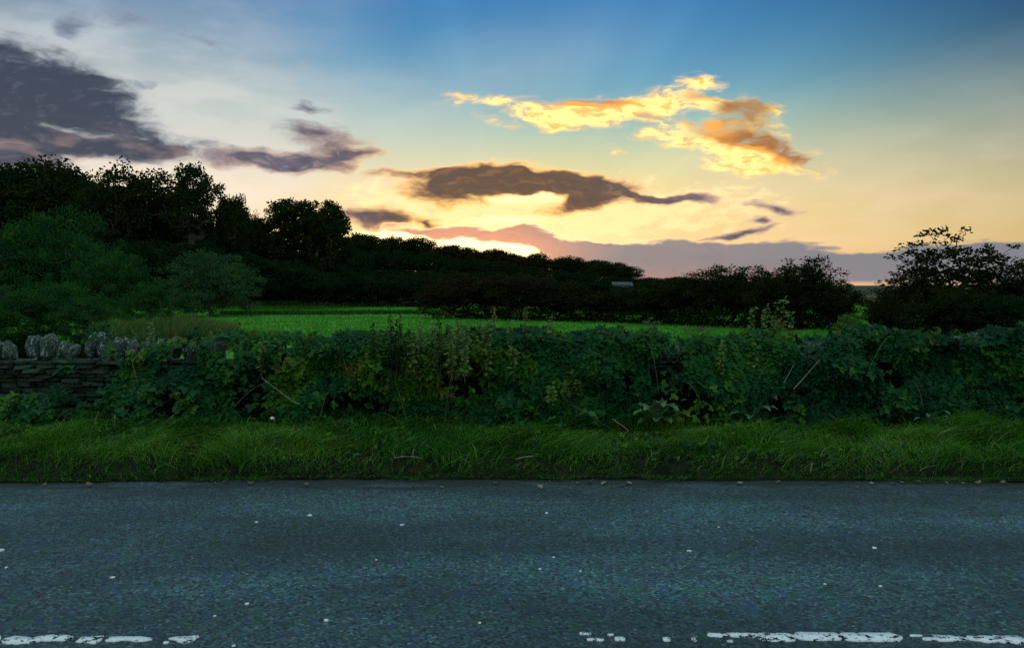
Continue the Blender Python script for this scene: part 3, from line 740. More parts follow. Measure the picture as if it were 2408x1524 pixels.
# ================================================================== field details
def blades(pos, hgt, wid, lean, tint, rng, segs=2, droop=.5):
    """curved tapering grass blades; lean (n,2) is how far the tip leans per height"""
    n = len(pos); a = rng.random(n) * 6.28
    side = np.stack([np.cos(a), np.sin(a), np.zeros(n)], -1) * wid[:, None] * .5
    lv = np.concatenate([lean, np.zeros((n, 1))], 1) * hgt[:, None]
    P = []
    for s in range(segs):
        t = s / segs
        c = pos + lv * (t ** 1.7) + np.array([0, 0, 1]) * (hgt * (t - droop * t * t * .5))[:, None]
        wdt = (1 - .55 * t)
        P += [c - side * wdt, c + side * wdt]
    P.append(pos + lv + np.array([0, 0, 1]) * (hgt * (1 - droop * .5))[:, None])
    V = np.stack(P, 1); k = V.shape[1]
    f = []
    for s in range(segs - 1): f += [(2 * s, 2 * s + 1, 2 * s + 3), (2 * s, 2 * s + 3, 2 * s + 2)]
    f.append((2 * segs - 2, 2 * segs - 1, 2 * segs))
    f = np.array(f)
    F = f[None] + (np.arange(n) * k)[:, None, None]
    return V.reshape(-1, 3), F.reshape(-1, 3), np.repeat(tint, len(f))

rng = np.random.default_rng(11)
n = 90000
Y = 24 + 76 * rng.random(n) ** 1.5; X = (rng.random(n) * 2 - 1) * Y * .66
k = vnoise(X * .35 + 300, Y * .35 + 300, 21) + .5 * rng.random(n)
hg = .05 + .09 * rng.random(n) * (.5 + k)
pos = np.stack([X, Y, ground_z(X, Y)], -1)
A_ = blades(pos, hg, .05 + .04 * rng.random(n), rng.normal(size=(n, 2)) * .4, np.clip(.35 * k + .35 * rng.random(n) + .2 * vnoise(X * .1 + 70, Y * .3 + 70, 22), 0, 1), rng, 1)
tag(obj('field_grass', mesh_np('field_grass', *A_[:2], M_field, A_[2])), 'short bright green grass covering the field', kind='stuff')

# darker line of longer grass crossing the field
n = 5200; px = rng.uniform(520, 1060, n); Yl = 57 + (px - 520) * .006 + rng.normal(size=n) * .35
X = (px - 1204) / FPX * Yl; pos = np.stack([X, Yl, ground_z(X, Yl)], -1)
A_ = blades(pos, .28 + .22 * rng.random(n), .06 + .05 * rng.random(n), rng.normal(size=(n, 2)) * .35, rng.random(n) * .5, rng, 1)
tag(obj('ditch_grass', mesh_np('ditch_grass', *A_[:2], M_grass, A_[2])), 'dark line of longer grass along a ditch across the field', kind='stuff')

# rough tall grass behind the wall at left
def rough(name, label, pxr, Yr, h0, n, tlo, thi, mat=M_rough):
    px = rng.uniform(*pxr, n); Yv = rng.uniform(*Yr, n); X = (px - 1204) / FPX * Yv
    pos = np.stack([X, Yv, ground_z(X, Yv)], -1)
    hh = h0 * (.45 + .75 * vnoise(X * .9 + 40, Yv * .9 + 40, 31)) * (.6 + .5 * rng.random(n))
    A_ = blades(pos, hh, .03 + .03 * rng.random(n), rng.normal(size=(n, 2)) * .3, tlo + (thi - tlo) * rng.random(n), rng, 2)
    tag(obj(name, mesh_np(name, *A_[:2], mat, A_[2])), label, kind='stuff')
rough('rough_grass', 'tall rough green grass behind the wall below the willows', (250, 480), (20, 27), 1.0, 9000, 0, .8)
rough('dry_grass', 'yellowing tussock grass left of the bright field', (425, 545), (22, 26), .95, 4500, .35, 1)
rough('bank_grass', 'dull green grass along the foot of the far trees', (430, 1040), (86, 91), .8, 6000, 0, .5)

# ================================================================== dry stone wall
WALL_Y = 9.02
M_stone, g = material('lichen_stone')
co = g.n('ShaderNodeTexCoord').outputs['Object']
oi = g.n('ShaderNodeObjectInfo').outputs['Random']
co2 = g.vm('ADD', co, g.vec(g.m('MULTIPLY', oi, 40.0), g.m('MULTIPLY', oi, 17.0), 0.0))
f1, _ = g.noise(co2, 9, 5, .65); f2, _ = g.noise(co2, 26, 4, .6); f3, _ = g.noise(co2, 4, 3, .6)
c = g.mix(oi, lin(.035, .055, .040), lin(.10, .125, .10))
c = g.mix(g.step(f1, .54, .62), c, lin(.52, .58, .60))
c = g.mix(g.m('MULTIPLY', g.step(f2, .56, .66), .9), c, lin(.018, .032, .034))
c = g.mix(g.m('MULTIPLY', g.step(f3, .46, .62), .85), c, lin(.022, .070, .030))
p = g.n('ShaderNodeBsdfPrincipled'); p.inputs['Roughness'].default_value = .95; g.put(p.inputs['Base Color'], c)
b = g.n('ShaderNodeBump'); b.inputs['Strength'].default_value = .9; b.inputs['Distance'].default_value = .02
g.put(b.inputs['Height'], g.m('ADD', f1, f2)); g.put(p.inputs['Normal'], b.outputs[0])
g.put(g.n('ShaderNodeOutputMaterial').inputs[0], p.outputs[0])
M_wall, g = material('wall_stone')
co = g.n('ShaderNodeTexCoord').outputs['Object']; oi = g.n('ShaderNodeObjectInfo').outputs['Random']
f1, _ = g.noise(co, 7, 4, .6); f2, _ = g.noise(co, 30, 4, .6)
c = g.mix(g.m('POWER', oi, 2.5), lin(.006, .020, .008), lin(.050, .075, .048))
c = g.mix(g.step(f1, .60, .70), c, lin(.13, .17, .14)); c = g.mix(g.m('MULTIPLY', g.step(f2, .48, .62), .8), c, lin(.008, .030, .010))
p = g.n('ShaderNodeBsdfPrincipled'); p.inputs['Roughness'].default_value = .95; g.put(p.inputs['Base Color'], c)
b = g.n('ShaderNodeBump'); b.inputs['Strength'].default_value = .8; b.inputs['Distance'].default_value = .01
g.put(b.inputs['Height'], f2); g.put(p.inputs['Normal'], b.outputs[0])
g.put(g.n('ShaderNodeOutputMaterial').inputs[0], p.outputs[0])

import bmesh
def rock(seed, sub=2, rough_=.16, boxy=.5):
    """irregular block about 1 across on each side"""
    bm = bmesh.new(); bmesh.ops.create_icosphere(bm, subdivisions=sub, radius=.5)
    r = np.random.default_rng(seed); ph = r.random((6, 3)) * 6.28; fr = r.normal(size=(6, 3)) * 3.2
    for v in bm.verts:
        c = np.array(v.co); q = c / max(abs(c).max(), 1e-6) * .5
        c = c * (1 - boxy) + q * boxy
        d = sum(math.sin(float(fr[i] @ c) * 2 + ph[i, 0]) for i in range(6)) / 6
        v.co = Vector(c * (1 + rough_ * 1.8 * d) + r.normal(size=3) * rough_ * .14)
    me = bpy.data.meshes.new('rock'); bm.to_mesh(me); bm.free()
    return me
COPE = [rock(s, 2, .22, .45) for s in range(8)]
for me in COPE: me.materials.append(M_stone); me.polygons.foreach_set('use_smooth', np.zeros(len(me.polygons), bool))
def block(seed):
    bm = bmesh.new(); bmesh.ops.create_cube(bm, size=1.0)
    r = np.random.default_rng(seed)
    bmesh.ops.bevel(bm, geom=list(bm.edges), offset=.14, segments=1, affect='EDGES')
    for v in bm.verts: v.co += Vector(r.normal(size=3) * .06)
    bmesh.ops.triangulate(bm, faces=list(bm.faces))
    me = bpy.data.meshes.new('block'); bm.to_mesh(me); bm.free(); me.materials.append(M_wall)
    return me
BLK = [block(s) for s in range(14)]

wall = empty('dry_stone_wall', (0, WALL_Y + .2, .1), 'long dry stone wall with upright grey cope stones, bare at the left', 'wall')
def wobj(name, me, loc, scale, rot):
    o = obj(name, me, wall, (loc[0], loc[1] - WALL_Y - .2, loc[2] - .1)); o.scale = scale; o.rotation_euler = rot
    return o
rw = random.Random(3)
z = .22; rest_l = []; count = 0
while z < .86:
    hgt_ = rw.uniform(.038, .062); x = -7.6 + rw.random() * .1
    while x < 7.5:
        L = rw.uniform(.10, .26) * (1 if rw.random() < .8 else 1.5)
        pos_ = (x + L / 2, WALL_Y + .16 + rw.uniform(-.025, .02), z + hgt_ / 2)
        sc = (L * .97, .36, hgt_ * rw.uniform(.86, .98)); rot = (rw.uniform(-.05, .05), rw.uniform(-.05, .05), rw.uniform(-.06, .06))
        if -5.75 < x < -3.75 and count < 290:
            wobj('stone', BLK[rw.randrange(14)], pos_, sc, rot); count += 1
        else: rest_l.append((pos_, sc, rot[2]))
        x += L
    z += hgt_
bv = [v.co[:] for v in BLK[0].vertices]; bf = np.array([list(p_.vertices) for p_ in BLK[0].polygons])
Mx = np.array([[[s[0] * math.cos(r), -s[1] * math.sin(r), 0], [s[0] * math.sin(r), s[1] * math.cos(r), 0], [0, 0, s[2]]] for _, s, r in rest_l])
V, F, T = stamp(np.array(bv), bf, Mx, np.array([p_ for p_, _, _ in rest_l]) - np.array([0, WALL_Y + .2, .1]), np.zeros(len(rest_l)))
tag(obj('stonework', mesh_np('stonework', V, F, M_wall), wall), kind='stuff')
core = bpy.data.meshes.new('core'); bm = bmesh.new(); bmesh.ops.create_cube(bm, size=1.0)
for v in bm.verts: v.co = Vector((v.co.x * 15.2 - .1, v.co.y * .24 + .02, v.co.z * .68 + .42))
bm.to_mesh(core); bm.free(); core.materials.append(M_bark); obj('rubble_core', core, wall)
# cope stones standing on edge along the top; the ones that show are set by hand
hand = [(20, 800, .115, .20, .24, .0), (82, 786, .14, .24, .30, -.25), (112, 786, .15, .24, .29, .12), (150, 800, .14, .2, .23, .3), (172, 806, .10, .2, .20, .5), (222, 778, .16, .24, .30, .22), (250, 796, .13, .22, .26, -.2), (280, 790, .13, .22, .27, .15),
        (312, 800, .12, .2, .23, .3), (345, 800, .12, .2, .22, -.1), (378, 796, .11, .2, .24, .1), (413, 788, .10, .2, .28, .05), (447, 796, .13, .2, .25, -.2), (478, 798, .11, .2, .22, .2), (510, 800, .13, .2, .22, 0)]
for i, (px, top, w, d, h, tilt) in enumerate(hand):
    P_ = at(px, top, WALL_Y + .12)
    wobj('cope_stone', COPE[i % 8], (P_.x, WALL_Y + .14, P_.z - h / 2), (w * rw.uniform(.8, 1.25), d, h * rw.uniform(.85, 1.05)), (rw.uniform(-.15, .15), tilt, rw.uniform(-.3, .3)))
x = -2.95
while x < 7.4:
    w = rw.uniform(.07, .14); h = rw.uniform(.17, .27)
    if 885 < 1204 + x / 9.1 * FPX < 940: h = .34; w = .13
    if 2030 < 1204 + x / 9.1 * FPX < 2280: h = rw.uniform(.27, .35); w = rw.uniform(.12, .2)
    wobj('cope_stone', COPE[rw.randrange(8)], (x + w / 2, WALL_Y + .16 + rw.uniform(-.03, .03), .84 + h / 2 - .02), (w * 1.1, .3, h), (rw.uniform(-.15, .15), rw.uniform(-.35, .35), rw.uniform(-.2, .2)))
    x += w
x = -3.5 - 2.9
for k in range(15):
    wobj('cope_stone', COPE[k % 8], (-5.55 - k * .13, WALL_Y + .15, .96), (.13, .22, .26), (0, rw.uniform(-.3, .3), 0))

# ================================================================== brambles and weeds over the wall
def leaf_set(pos, nrm, size, tint, rng, tri=True):
    """three-part leaves (or single) whose faces look along nrm"""
    n = len(pos)
    d0 = unit(np.cross(nrm, rng.normal(size=(n, 3)))); d0[:, 2] -= .35; d0 = unit(d0 - nrm * (d0 * nrm).sum(1, keepdims=True))
    parts_ = []
    for a, s in ((0, 1.0), (1.25, .85), (-1.25, .85)) if tri else ((0, 1.0),):
        x = np.cross(d0, nrm); d = d0 * math.cos(a) + x * math.sin(a)
        nn = unit(nrm + rng.normal(size=(n, 3)) * .28)
        Mx = frames(d, nn, size * s)
        parts_.append(stamp(LEAF_V, LEAF_F, Mx, pos, np.clip(tint + rng.normal(size=n) * .06, 0, 1)))
    return merge(parts_)

def top_z(x): return 1.09 + .16 * (vnoise(x * 1.1 + 60, x * 0 + 3, 41) - .5) + .13 * (vnoise(x * 4 + 60, x * 0 + 3, 42) - .5) + .05 * sstep(x, 3.4, 4.6)

def thicket_points(x0, x1, n, rng, low=False, z_hi=None):
    x = rng.uniform(x0, x1, n); s = rng.random(n) ** .85
    zt = top_z(x) if z_hi is None else z_hi + .12 * (vnoise(x * 2.2 + 9, x * 0, 44) - .5)
    z = .20 + (zt - .20) * s
    bul = vnoise(x * 1.5 + 30, z * 2.4 + 30, 45) * .38 + vnoise(x * 3.6 + 30, z * 5 + 30, 46) * .24
    y = 8.88 + .06 * s - bul * (1.0 - .35 * s ** 3) + rng.exponential(.06, n)
    if z_hi is None:
        k = rng.random(n) < .24
        y = np.where(k, 8.75 + rng.random(n) * .6, y); z = np.where(k, zt + .02 * rng.normal(size=n), z)
    e = .03
    dens = vnoise(x * 2.3 + 11, z * 2.8 + 11, 47) * .6 + vnoise(x * 6 + 11, z * 7 + 11, 48) * .4
    keep = rng.random(n) < np.clip((dens - .36) * 5.0, .03, 1)
    nrm = unit(np.stack([rng.normal(size=n) * .55, -.75 + rng.normal(size=n) * .45, .55 + .5 * s + rng.normal(size=n) * .4], -1))
    return np.stack([x, y, z], -1)[keep], nrm[keep], vnoise(x * .9 + 5, z * 1.6 + 5, 49)[keep]

GBR = 'bramble thickets over the wall'
thk = [(-7.5, -4.15, .50, 5400, M_bramble, 'low bramble growing at the foot of the bare stretch of wall'),
       (-4.6, -2.35, None, 8400, M_bramble, 'bramble creeping over the wall beside its bare stretch'),
       (-2.35, -.95, None, 6400, M_bramble, 'dark bramble thicket left of the dark sapling'),
       (-.95, .95, None, 8200, M_bramble, 'bramble thicket mixed with lime green weeds under the sapling'),
       (.95, 2.75, None, 8400, M_bramble, 'dense bramble thicket above the broad dock leaves'),
       (2.75, 4.4, None, 7800, M_bramble, 'bramble thicket with pale crossing canes right of the dock leaves'),
       (4.4, 7.5, None, 11800, M_bramble, 'darkest bramble thicket at the right end of the wall')]
ONE_LEAF = []
for k in range(6):
    r_ = np.random.default_rng(500 + k)
    V, F, T = leaf_set(np.zeros((1, 3)), np.array([[0, 0, 1.0]]), np.array([1.0]), np.array([.3 + .1 * k]), r_)
    ONE_LEAF.append(mesh_np('leaf', V, F, M_bramble, T))
n_single = 0
for i, (x0, x1, zh, n, mt, lab) in enumerate(thk):
    rng = np.random.default_rng(100 + i)
    o = empty('bramble_thicket', ((x0 + x1) / 2, 8.75, .2), lab, 'bramble', GBR)
    org = np.array([(x0 + x1) / 2, 8.75, .2])
    sh = []
    pos, nrm, tn = thicket_points(x0, x1, int(n * 1.15), rng, z_hi=zh)
    if i == 1:                                   # thin over the stones at its left end
        k = rng.random(len(pos)) < np.clip(.30 + .70 * sstep(pos[:, 0], -4.6, -3.6), 0, 1) * np.where(pos[:, 2] > .98, sstep(pos[:, 0], -4.2, -2.6) * .8 + .12, 1)
        pos, nrm, tn = pos[k], nrm[k], tn[k]
    lime = vnoise(pos[:, 0] * 1.7 + 77, pos[:, 2] * 2.4 + 77, 51) > .66
    tint = np.clip(tn * .35 + vnoise(pos[:, 0] * 3.1 + 31, pos[:, 2] * 3.6 + 31, 52) * .42 - .12 + rng.random(len(pos)) * .32 + lime * .32, 0, .97); tint[rng.random(len(pos)) < .006] = 1.0
    A_ = leaf_set(pos - org, nrm, rng.uniform(.038, .082, len(pos)), tint, rng)
    tag(obj('foliage', mesh_np('foliage', *A_[:2], mt, A_[2]), o), kind='stuff')
    # stray shoots standing up from the top
    for c in range(0 if zh is not None else 16):
        xa = rng.uniform(x0, x1); zt = float(top_z(np.array([xa]))[0]); hh = rng.uniform(.06, .24); t_ = np.linspace(0, 1, 5)
        pts = np.stack([xa + rng.normal() * .12 * t_ ** 1.5, 8.85 + rng.normal() * .15 + 0 * t_, zt - .05 + hh * t_ * (1 - .2 * t_)], -1)
        A_ = tube(pts - org, np.linspace(.003, .0012, 5), 4); obj('shoot', mesh_np('shoot', *A_[:2], M_cane), o)
        m_ = int(hh * 130); tt = rng.random(m_); q = np.stack([np.interp(tt, t_, pts[:, j]) for j in range(3)], -1) + rng.normal(size=(m_, 3)) * .012
        sh.append(leaf_set(q - org, unit(rng.normal(size=(m_, 3)) + [0, -.5, .8]), rng.uniform(.02, .045, m_), np.clip(rng.normal(size=m_) * .15 + rng.uniform(.3, .9), 0, .97), rng))
    if sh: A_ = merge(sh); tag(obj('shoot_leaves', mesh_np('shoot_leaves', *A_[:2], mt, A_[2]), o), kind='stuff')
    # single leaves that stand out on the face
    f_ = np.argsort(pos[:, 1])[:400]; sel = rng.choice(f_, 42, replace=False)
    for j in sel:
        q = obj('leaf', ONE_LEAF[int(rng.integers(6))], o, Vector(pos[j] - org) + Vector((0, -.03, .01)))
        v = Vector(nrm[j]); q.rotation_euler = v.to_track_quat('Z', 'Y').to_euler(); s_ = float(rng.uniform(.062, .09)); q.scale = (s_, s_, s_)
    for c in range(4):                          # canes arching out and down
        xa = rng.uniform(x0, x1); zt = float(top_z(np.array([xa]))[0]) if zh is None else zh
        za = rng.uniform(.3, zt); dx = rng.normal() * .35; L = rng.uniform(.3, .75); t_ = np.linspace(0, 1, 7)
        up_ = rng.uniform(-.1, .5)
        pts = np.stack([xa + dx * t_ * L * 2, 8.80 - .42 * t_ ** .7 - .05 * np.sin(3 * t_), za + L * (up_ * t_ - .75 * t_ ** 2)], -1)
        pts[:, 2] = np.maximum(pts[:, 2], .2)
        A_ = tube(pts - org, np.linspace(.0034, .0016, 7), 4)
        obj('cane', mesh_np('cane', *A_[:2], M_cane), o)

def weed(name, label, px, base_z, top_py, Y, mat, n_leaf, leaf, lean=0.0, spread=.12, cat='plant', group=None, stems=1, droop=.2, seed=0, single=True, spike=False):
    """upright weed: stems with leaves along them"""
    r = np.random.default_rng(seed + int(px)); p0 = at(px, 700, Y); zt = at(px, top_py, Y).z
    o = empty(name, (p0.x, Y, base_z), label, cat, group)
    parts_ = []
    for s in range(stems):
        h = (zt - base_z) * (1 if s == 0 else r.uniform(.6, .98)); a = r.normal(); bx = r.normal() * spread * (s > 0)
        t_ = np.linspace(0, 1, 8)
        pts = np.stack([bx + (lean + .05 * a) * h * t_ ** 1.6, r.normal() * spread * .6 * (s > 0) + 0 * t_, h * t_], -1) + r.normal(size=(8, 3)) * .006
        A_ = tube(pts, np.linspace(.006, .002, 8), 4); obj('stem', mesh_np('stem', *A_[:2], M_cane if spike else M_bark), o)
        m_ = n_leaf; tt = r.uniform(.15 if not spike else .45, 1.0, m_); q = np.stack([np.interp(tt, t_, pts[:, j]) for j in range(3)], -1)
        sz = leaf * r.uniform(.6, 1.2, m_) * (1.15 - .5 * tt); dr = unit(r.normal(size=(m_, 3)) * np.array([1, 1, .4]) + np.array([0, 0, .25 - droop]))
        q = q + dr * .01
        Mx = frames(dr, unit(r.normal(size=(m_, 3)) * .5 + np.array([0, -.3, 1])), sz)
        parts_.append(stamp(LEAF_V, LEAF_F, Mx, q, np.clip(r.random(m_), 0, 1)))
    V, F, T = merge(parts_)
    tag(obj('foliage', mesh_np('foliage', V, F, mat, T * .9), o), kind='stuff')
    return o

weed('dark_sapling', 'bare-branched dark sapling poking up in front of the bright field', 925, .72, 716, 8.6, M_hedge, 90, .040, .0, .22, 'sapling', stems=10, seed=3)
GWd = 'lime green weeds over the wall'
for i, (px, top, n, st, lab) in enumerate([(1012, 758, 60, 9, 'lime green weed clump just right of the dark sapling'), (1078, 745, 64, 9, 'lime green weed clump between the sapling and the seed spikes'), (1135, 752, 60, 9, 'lime green weed clump left of the tallest seed spike'),
                                           (1265, 880, 40, 5, 'bright lime weed clump low on the bramble face'), (345, 762, 60, 8, 'pale green weed clump behind the cope stones at left'), (650, 790, 40, 4, 'pale weed clump on the wall top before the field'),
                                           (1700, 800, 40, 4, 'lime weed clump on the wall top left of the climber')]):
    weed('lime_weed', lab, px, .72 if i not in (3, 4) else .5, top, 8.62 if i not in (4,) else 9.5, M_ivy, int(n * 1.3), .058, .05, .20, group=GWd, stems=st, seed=20 + i)
weed('climbing_weed', 'yellow-green climbing weed standing tall above the wall at right', 1822, .5, 704, 8.9, M_ivy, 120, .066, .04, .14, stems=7, seed=40)
GS = 'seed spikes above the wall'
for i, (px, top, lab) in enumerate([(1168, 722, 'tallest rusty seed spike above the wall, right of the sapling'), (1228, 724, 'thin seed spike right of the tallest rusty one'), (1278, 742, 'short bent seed spike, third from the sapling'), (1060, 765, 'short seed spike nearest the sapling'),
                                    (1985, 760, 'small seed spike before the lit gap in the hedge')]):
    weed('seed_spike', lab, px, .5, top, 8.8, M_olive, 130, .046, .03, .05, group=GS, stems=2 if i == 0 else 1, seed=60 + i, spike=True)
for i, (px, top, st, lab) in enumerate([(395, 690, 3, 'thin pale weed stems rising before the silvery bush'), (545, 745, 2, 'dark curved stems at the left end of the bright field')]):
    weed('pale_stem', lab, px, .4, top, 9.8, M_silver if i == 0 else M_deep, 34, .045, .03, .1, stems=st, seed=80 + i)

def umbel(px, top_py, Y, label, seed):
    r = np.random.default_rng(seed); p0 = at(px, 700, Y); zt = at(px, top_py, Y).z; h = zt - .5
    o = empty('hogweed_stem', (p0.x, Y, .5), label, 'plant', 'dry umbel stems above the wall')
    t_ = np.linspace(0, 1, 7); pts = np.stack([.04 * t_ ** 2, 0 * t_, h * t_], -1)
    A_ = tube(pts, np.linspace(.005, .0025, 7), 4); obj('stem', mesh_np('stem', *A_[:2], M_cane), o)
    pr = []
    for k in range(11):
        a = k / 11 * 6.28; e = pts[-1] + np.array([math.cos(a) * .085, math.sin(a) * .085, .03 + .01 * r.random()])
        pr.append(tube(np.linspace(pts[-1] - [0, 0, .03], e, 3), [.002, .0015, .0012], 3))
        for _ in range(7): pr.append(stamp(KITE_V, KITE_F, frames(rand_dirs(1, 1.0, r), rand_dirs(1, 0, r), .02), (e + r.normal(size=3) * .010)[None], np.array([.5])))
    V, F, T = merge(pr); obj('umbel', mesh_np('umbel', V, F, M_cane), o)
umbel(1525, 768, 8.8, 'dry flat-topped umbel stem above the wall in the middle right', 1)
umbel(1622, 785, 8.9, 'lower dry umbel left of its near twin above the wall', 2)
umbel(1655, 782, 8.8, 'dry umbel right of its near twin above the wall', 3)

# ================================================================== grass verge
rng = np.random.default_rng(77)
n = 136000
X = rng.uniform(-7.6, 7.6, n); ey = edge_y(X); D = rng.random(n) ** .9 * 1.75; Yv = ey + .03 + D
clump = vnoise(X * 2.1 + 400, Yv * 2.6 + 400, 61); cl2 = vnoise(X * 6.3 + 400, Yv * 7 + 400, 62)
k = rng.random(n) < np.clip(.35 + .9 * clump, .2, 1) * np.clip(.06 + (D - .05) * 2.6, .06, 1)
X, Yv, D, clump, cl2 = X[k], Yv[k], D[k], clump[k], cl2[k]; n = len(X)
hg = (.06 + .15 * clump ** 2.0 + .08 * cl2 ** 2) * rng.uniform(.6, 1.3, n) * (.9 + .15 * sstep(D, .9, 1.6))
lx, ly = vnoise(X * 1.9 + 500, Yv * 2.3 + 500, 67) - .5, vnoise(X * 2.3 + 600, Yv * 2.9 + 600, 68) - .5
lean = np.stack([.35 + 2.0 * lx + .65 * rng.normal(size=n), -.25 + 1.5 * ly + .55 * rng.normal(size=n)], -1)
tint = np.clip(.14 + .75 * vnoise(X * 1.3 + 9, Yv * 2.2 + 9, 63) + .22 * rng.normal(size=n) * .8, 0, .88); dry = rng.random(n) < .04; tint[dry] = rng.uniform(.90, 1.0, dry.sum())
pos = np.stack([X, Yv, ground_z(X, Yv) - .005], -1)
A_ = blades(pos, hg, rng.uniform(.0035, .009, n), lean, tint, rng, 3, .8)
tag(obj('verge_grass', mesh_np('verge_grass', *A_[:2], M_grass, A_[2])), 'windswept dark green grass on the roadside verge', kind='stuff')
n = 10500; X = rng.uniform(-7.6, 7.6, n); Yv = edge_y(X) - .10 * sstep(vnoise(X * 2.3 + 15, X * 0, 66), .45, .9) + np.abs(rng.normal(size=n)) * .11
pos = np.stack([X, Yv, np.maximum(ground_z(X, Yv), .004)], -1)
A_ = blades(pos, rng.uniform(.03, .10, n), rng.uniform(.003, .006, n), rng.normal(size=(n, 2)) * .9 + [.3, -.5], np.clip(rng.normal(size=n) * .3 + .3, 0, 1), rng, 2, 1.2)
tag(obj('edge_grass', mesh_np('edge_grass', *A_[:2], M_grass, A_[2])), 'dead grass and moss creeping onto the road edge', kind='stuff')

# longer loose blades and straw through the verge
n = 4800; X = rng.uniform(-7.6, 7.6, n); D = rng.random(n) * 1.6 + .08; Yv = edge_y(X) + D
cl = vnoise(X * 2.1 + 400, Yv * 2.6 + 400, 61); kk = rng.random(n) < .25 + cl; X, Yv, D, cl = X[kk], Yv[kk], D[kk], cl[kk]; n = len(X)
tint = np.clip(rng.random(n) * .9, 0, .88); dry = rng.random(n) < .10; tint[dry] = rng.uniform(.92, 1, dry.sum())
A_ = blades(np.stack([X, Yv, ground_z(X, Yv)], -1), rng.uniform(.09, .24, n) * (.6 + .6 * cl), rng.uniform(.007, .015, n), np.stack([.5 + .55 * rng.normal(size=n), -.3 + .45 * rng.normal(size=n)], -1), tint, rng, 4, .7)
tag(obj('long_grass', mesh_np('long_grass', *A_[:2], M_grass, A_[2])), 'longer green blades and bleached straw standing out of the verge', kind='stuff')

# small weeds low among the grass
n = 1500; X = rng.uniform(-7.6, 7.6, n); D = .12 + rng.random(n) * 1.55; Yv = edge_y(X) + D
kk = rng.random(n) < sstep(vnoise(X * 1.6 + 820, Yv * 2.4 + 820, 69), .42, .75); X, Yv = X[kk], Yv[kk]; n = len(X)
q = np.stack([X, Yv, ground_z(X, Yv) + rng.uniform(.04, .12, n)], -1)
A_ = leaf_set(q, unit(rng.normal(size=(n, 3)) * .4 + [0, -.3, 1]), rng.uniform(.02, .05, n), rng.uniform(.25, .9, n), rng)
tag(obj('verge_weeds', mesh_np('verge_weeds', *A_[:2], M_bramble, A_[2])), 'small broad-leaved weeds low among the verge grass', kind='stuff')

# broad-leaved docks
def dock(px, py, Y, label, spec, seed):
    """spec: (bearing from straight at the road, start slope, length, half width)"""
    r = np.random.default_rng(seed); P_ = at(px, py, Y); z0 = float(ground_z(P_.x, Y))
    o = empty('dock_plant', (P_.x, Y, z0), label, 'plant', 'broad-leaved docks in the verge')
    for (ax, slope, L, wd) in spec:
        n_ = 11; t_ = np.linspace(0, 1, n_)
        el_ = slope - (slope + .55) * t_ ** 1.6                       # the leaf arches over
        hd = np.array([math.sin(ax), -math.cos(ax), 0]); st = L / (n_ - 1)
        c = np.cumsum(np.stack([hd[0] * np.cos(el_) * st, hd[1] * np.cos(el_) * st, np.sin(el_) * st], -1), 0) + np.array([0, 0, .05])
        sd_ = np.array([math.cos(ax), math.sin(ax), 0])
        prof = wd * np.clip(np.sin(np.pi * np.clip((t_ - .12) / .9, 0, 1) ** .8), .0, 1) ** .8 + .005
        V, F = [], []
        wav = r.random() * 6
        for i in range(n_):
            for s in (-1, -.5, 0, .5, 1):
                rip = .22 * prof[i] * math.sin(t_[i] * 22 + wav + s * 2) * abs(s)
                V.append(tuple(c[i] + sd_ * s * prof[i] * (1 + .08 * math.sin(t_[i] * 31 + wav)) + np.array([0, 0, abs(s) * prof[i] * .35 + rip])))
        for i in range(n_ - 1):
            for s in range(4):
                a = i * 5 + s; F.append((a, a + 1, a + 6, a + 5))
        obj('leaf', mesh_np('leaf', V, F, M_dock, np.full(len(F), r.uniform(.1, .9)), smooth=True), o)
    return o
dock(1545, 1000, 8.40, 'largest dock plant with upright leaves at the bramble foot', [(-1.2, 1.0, .30, .055), (-.6, 1.25, .36, .060), (.05, 1.4, .40, .062), (.6, 1.25, .36, .055), (1.3, 1.0, .30, .05), (-.2, .8, .24, .06), (.5, .7, .22, .055), (-1.0, .6, .24, .05), (1.9, 1.2, .34, .05), (-1.9, 1.2, .34, .05)], 1)
dock(1330, 1004, 8.40, 'single broad pale dock leaf lying over the grass', [(1.25, .75, .34, .10), (-1.3, .8, .20, .05)], 2)
dock(1768, 1000, 8.40, 'dock plant with leaves spread sideways, right of the largest', [(1.2, 1.1, .30, .05), (-1.3, .8, .26, .045), (.5, 1.2, .30, .045), (-.4, .8, .22, .045), (0.1, .5, .18, .04)], 3)
dock(2185, 1010, 8.35, 'narrow-leaved dock in the grass at the far right', [(.5, 1.35, .30, .025), (-.5, 1.3, .26, .025), (1.2, 1.0, .24, .022), (-1.2, 1.0, .22, .022)], 4)

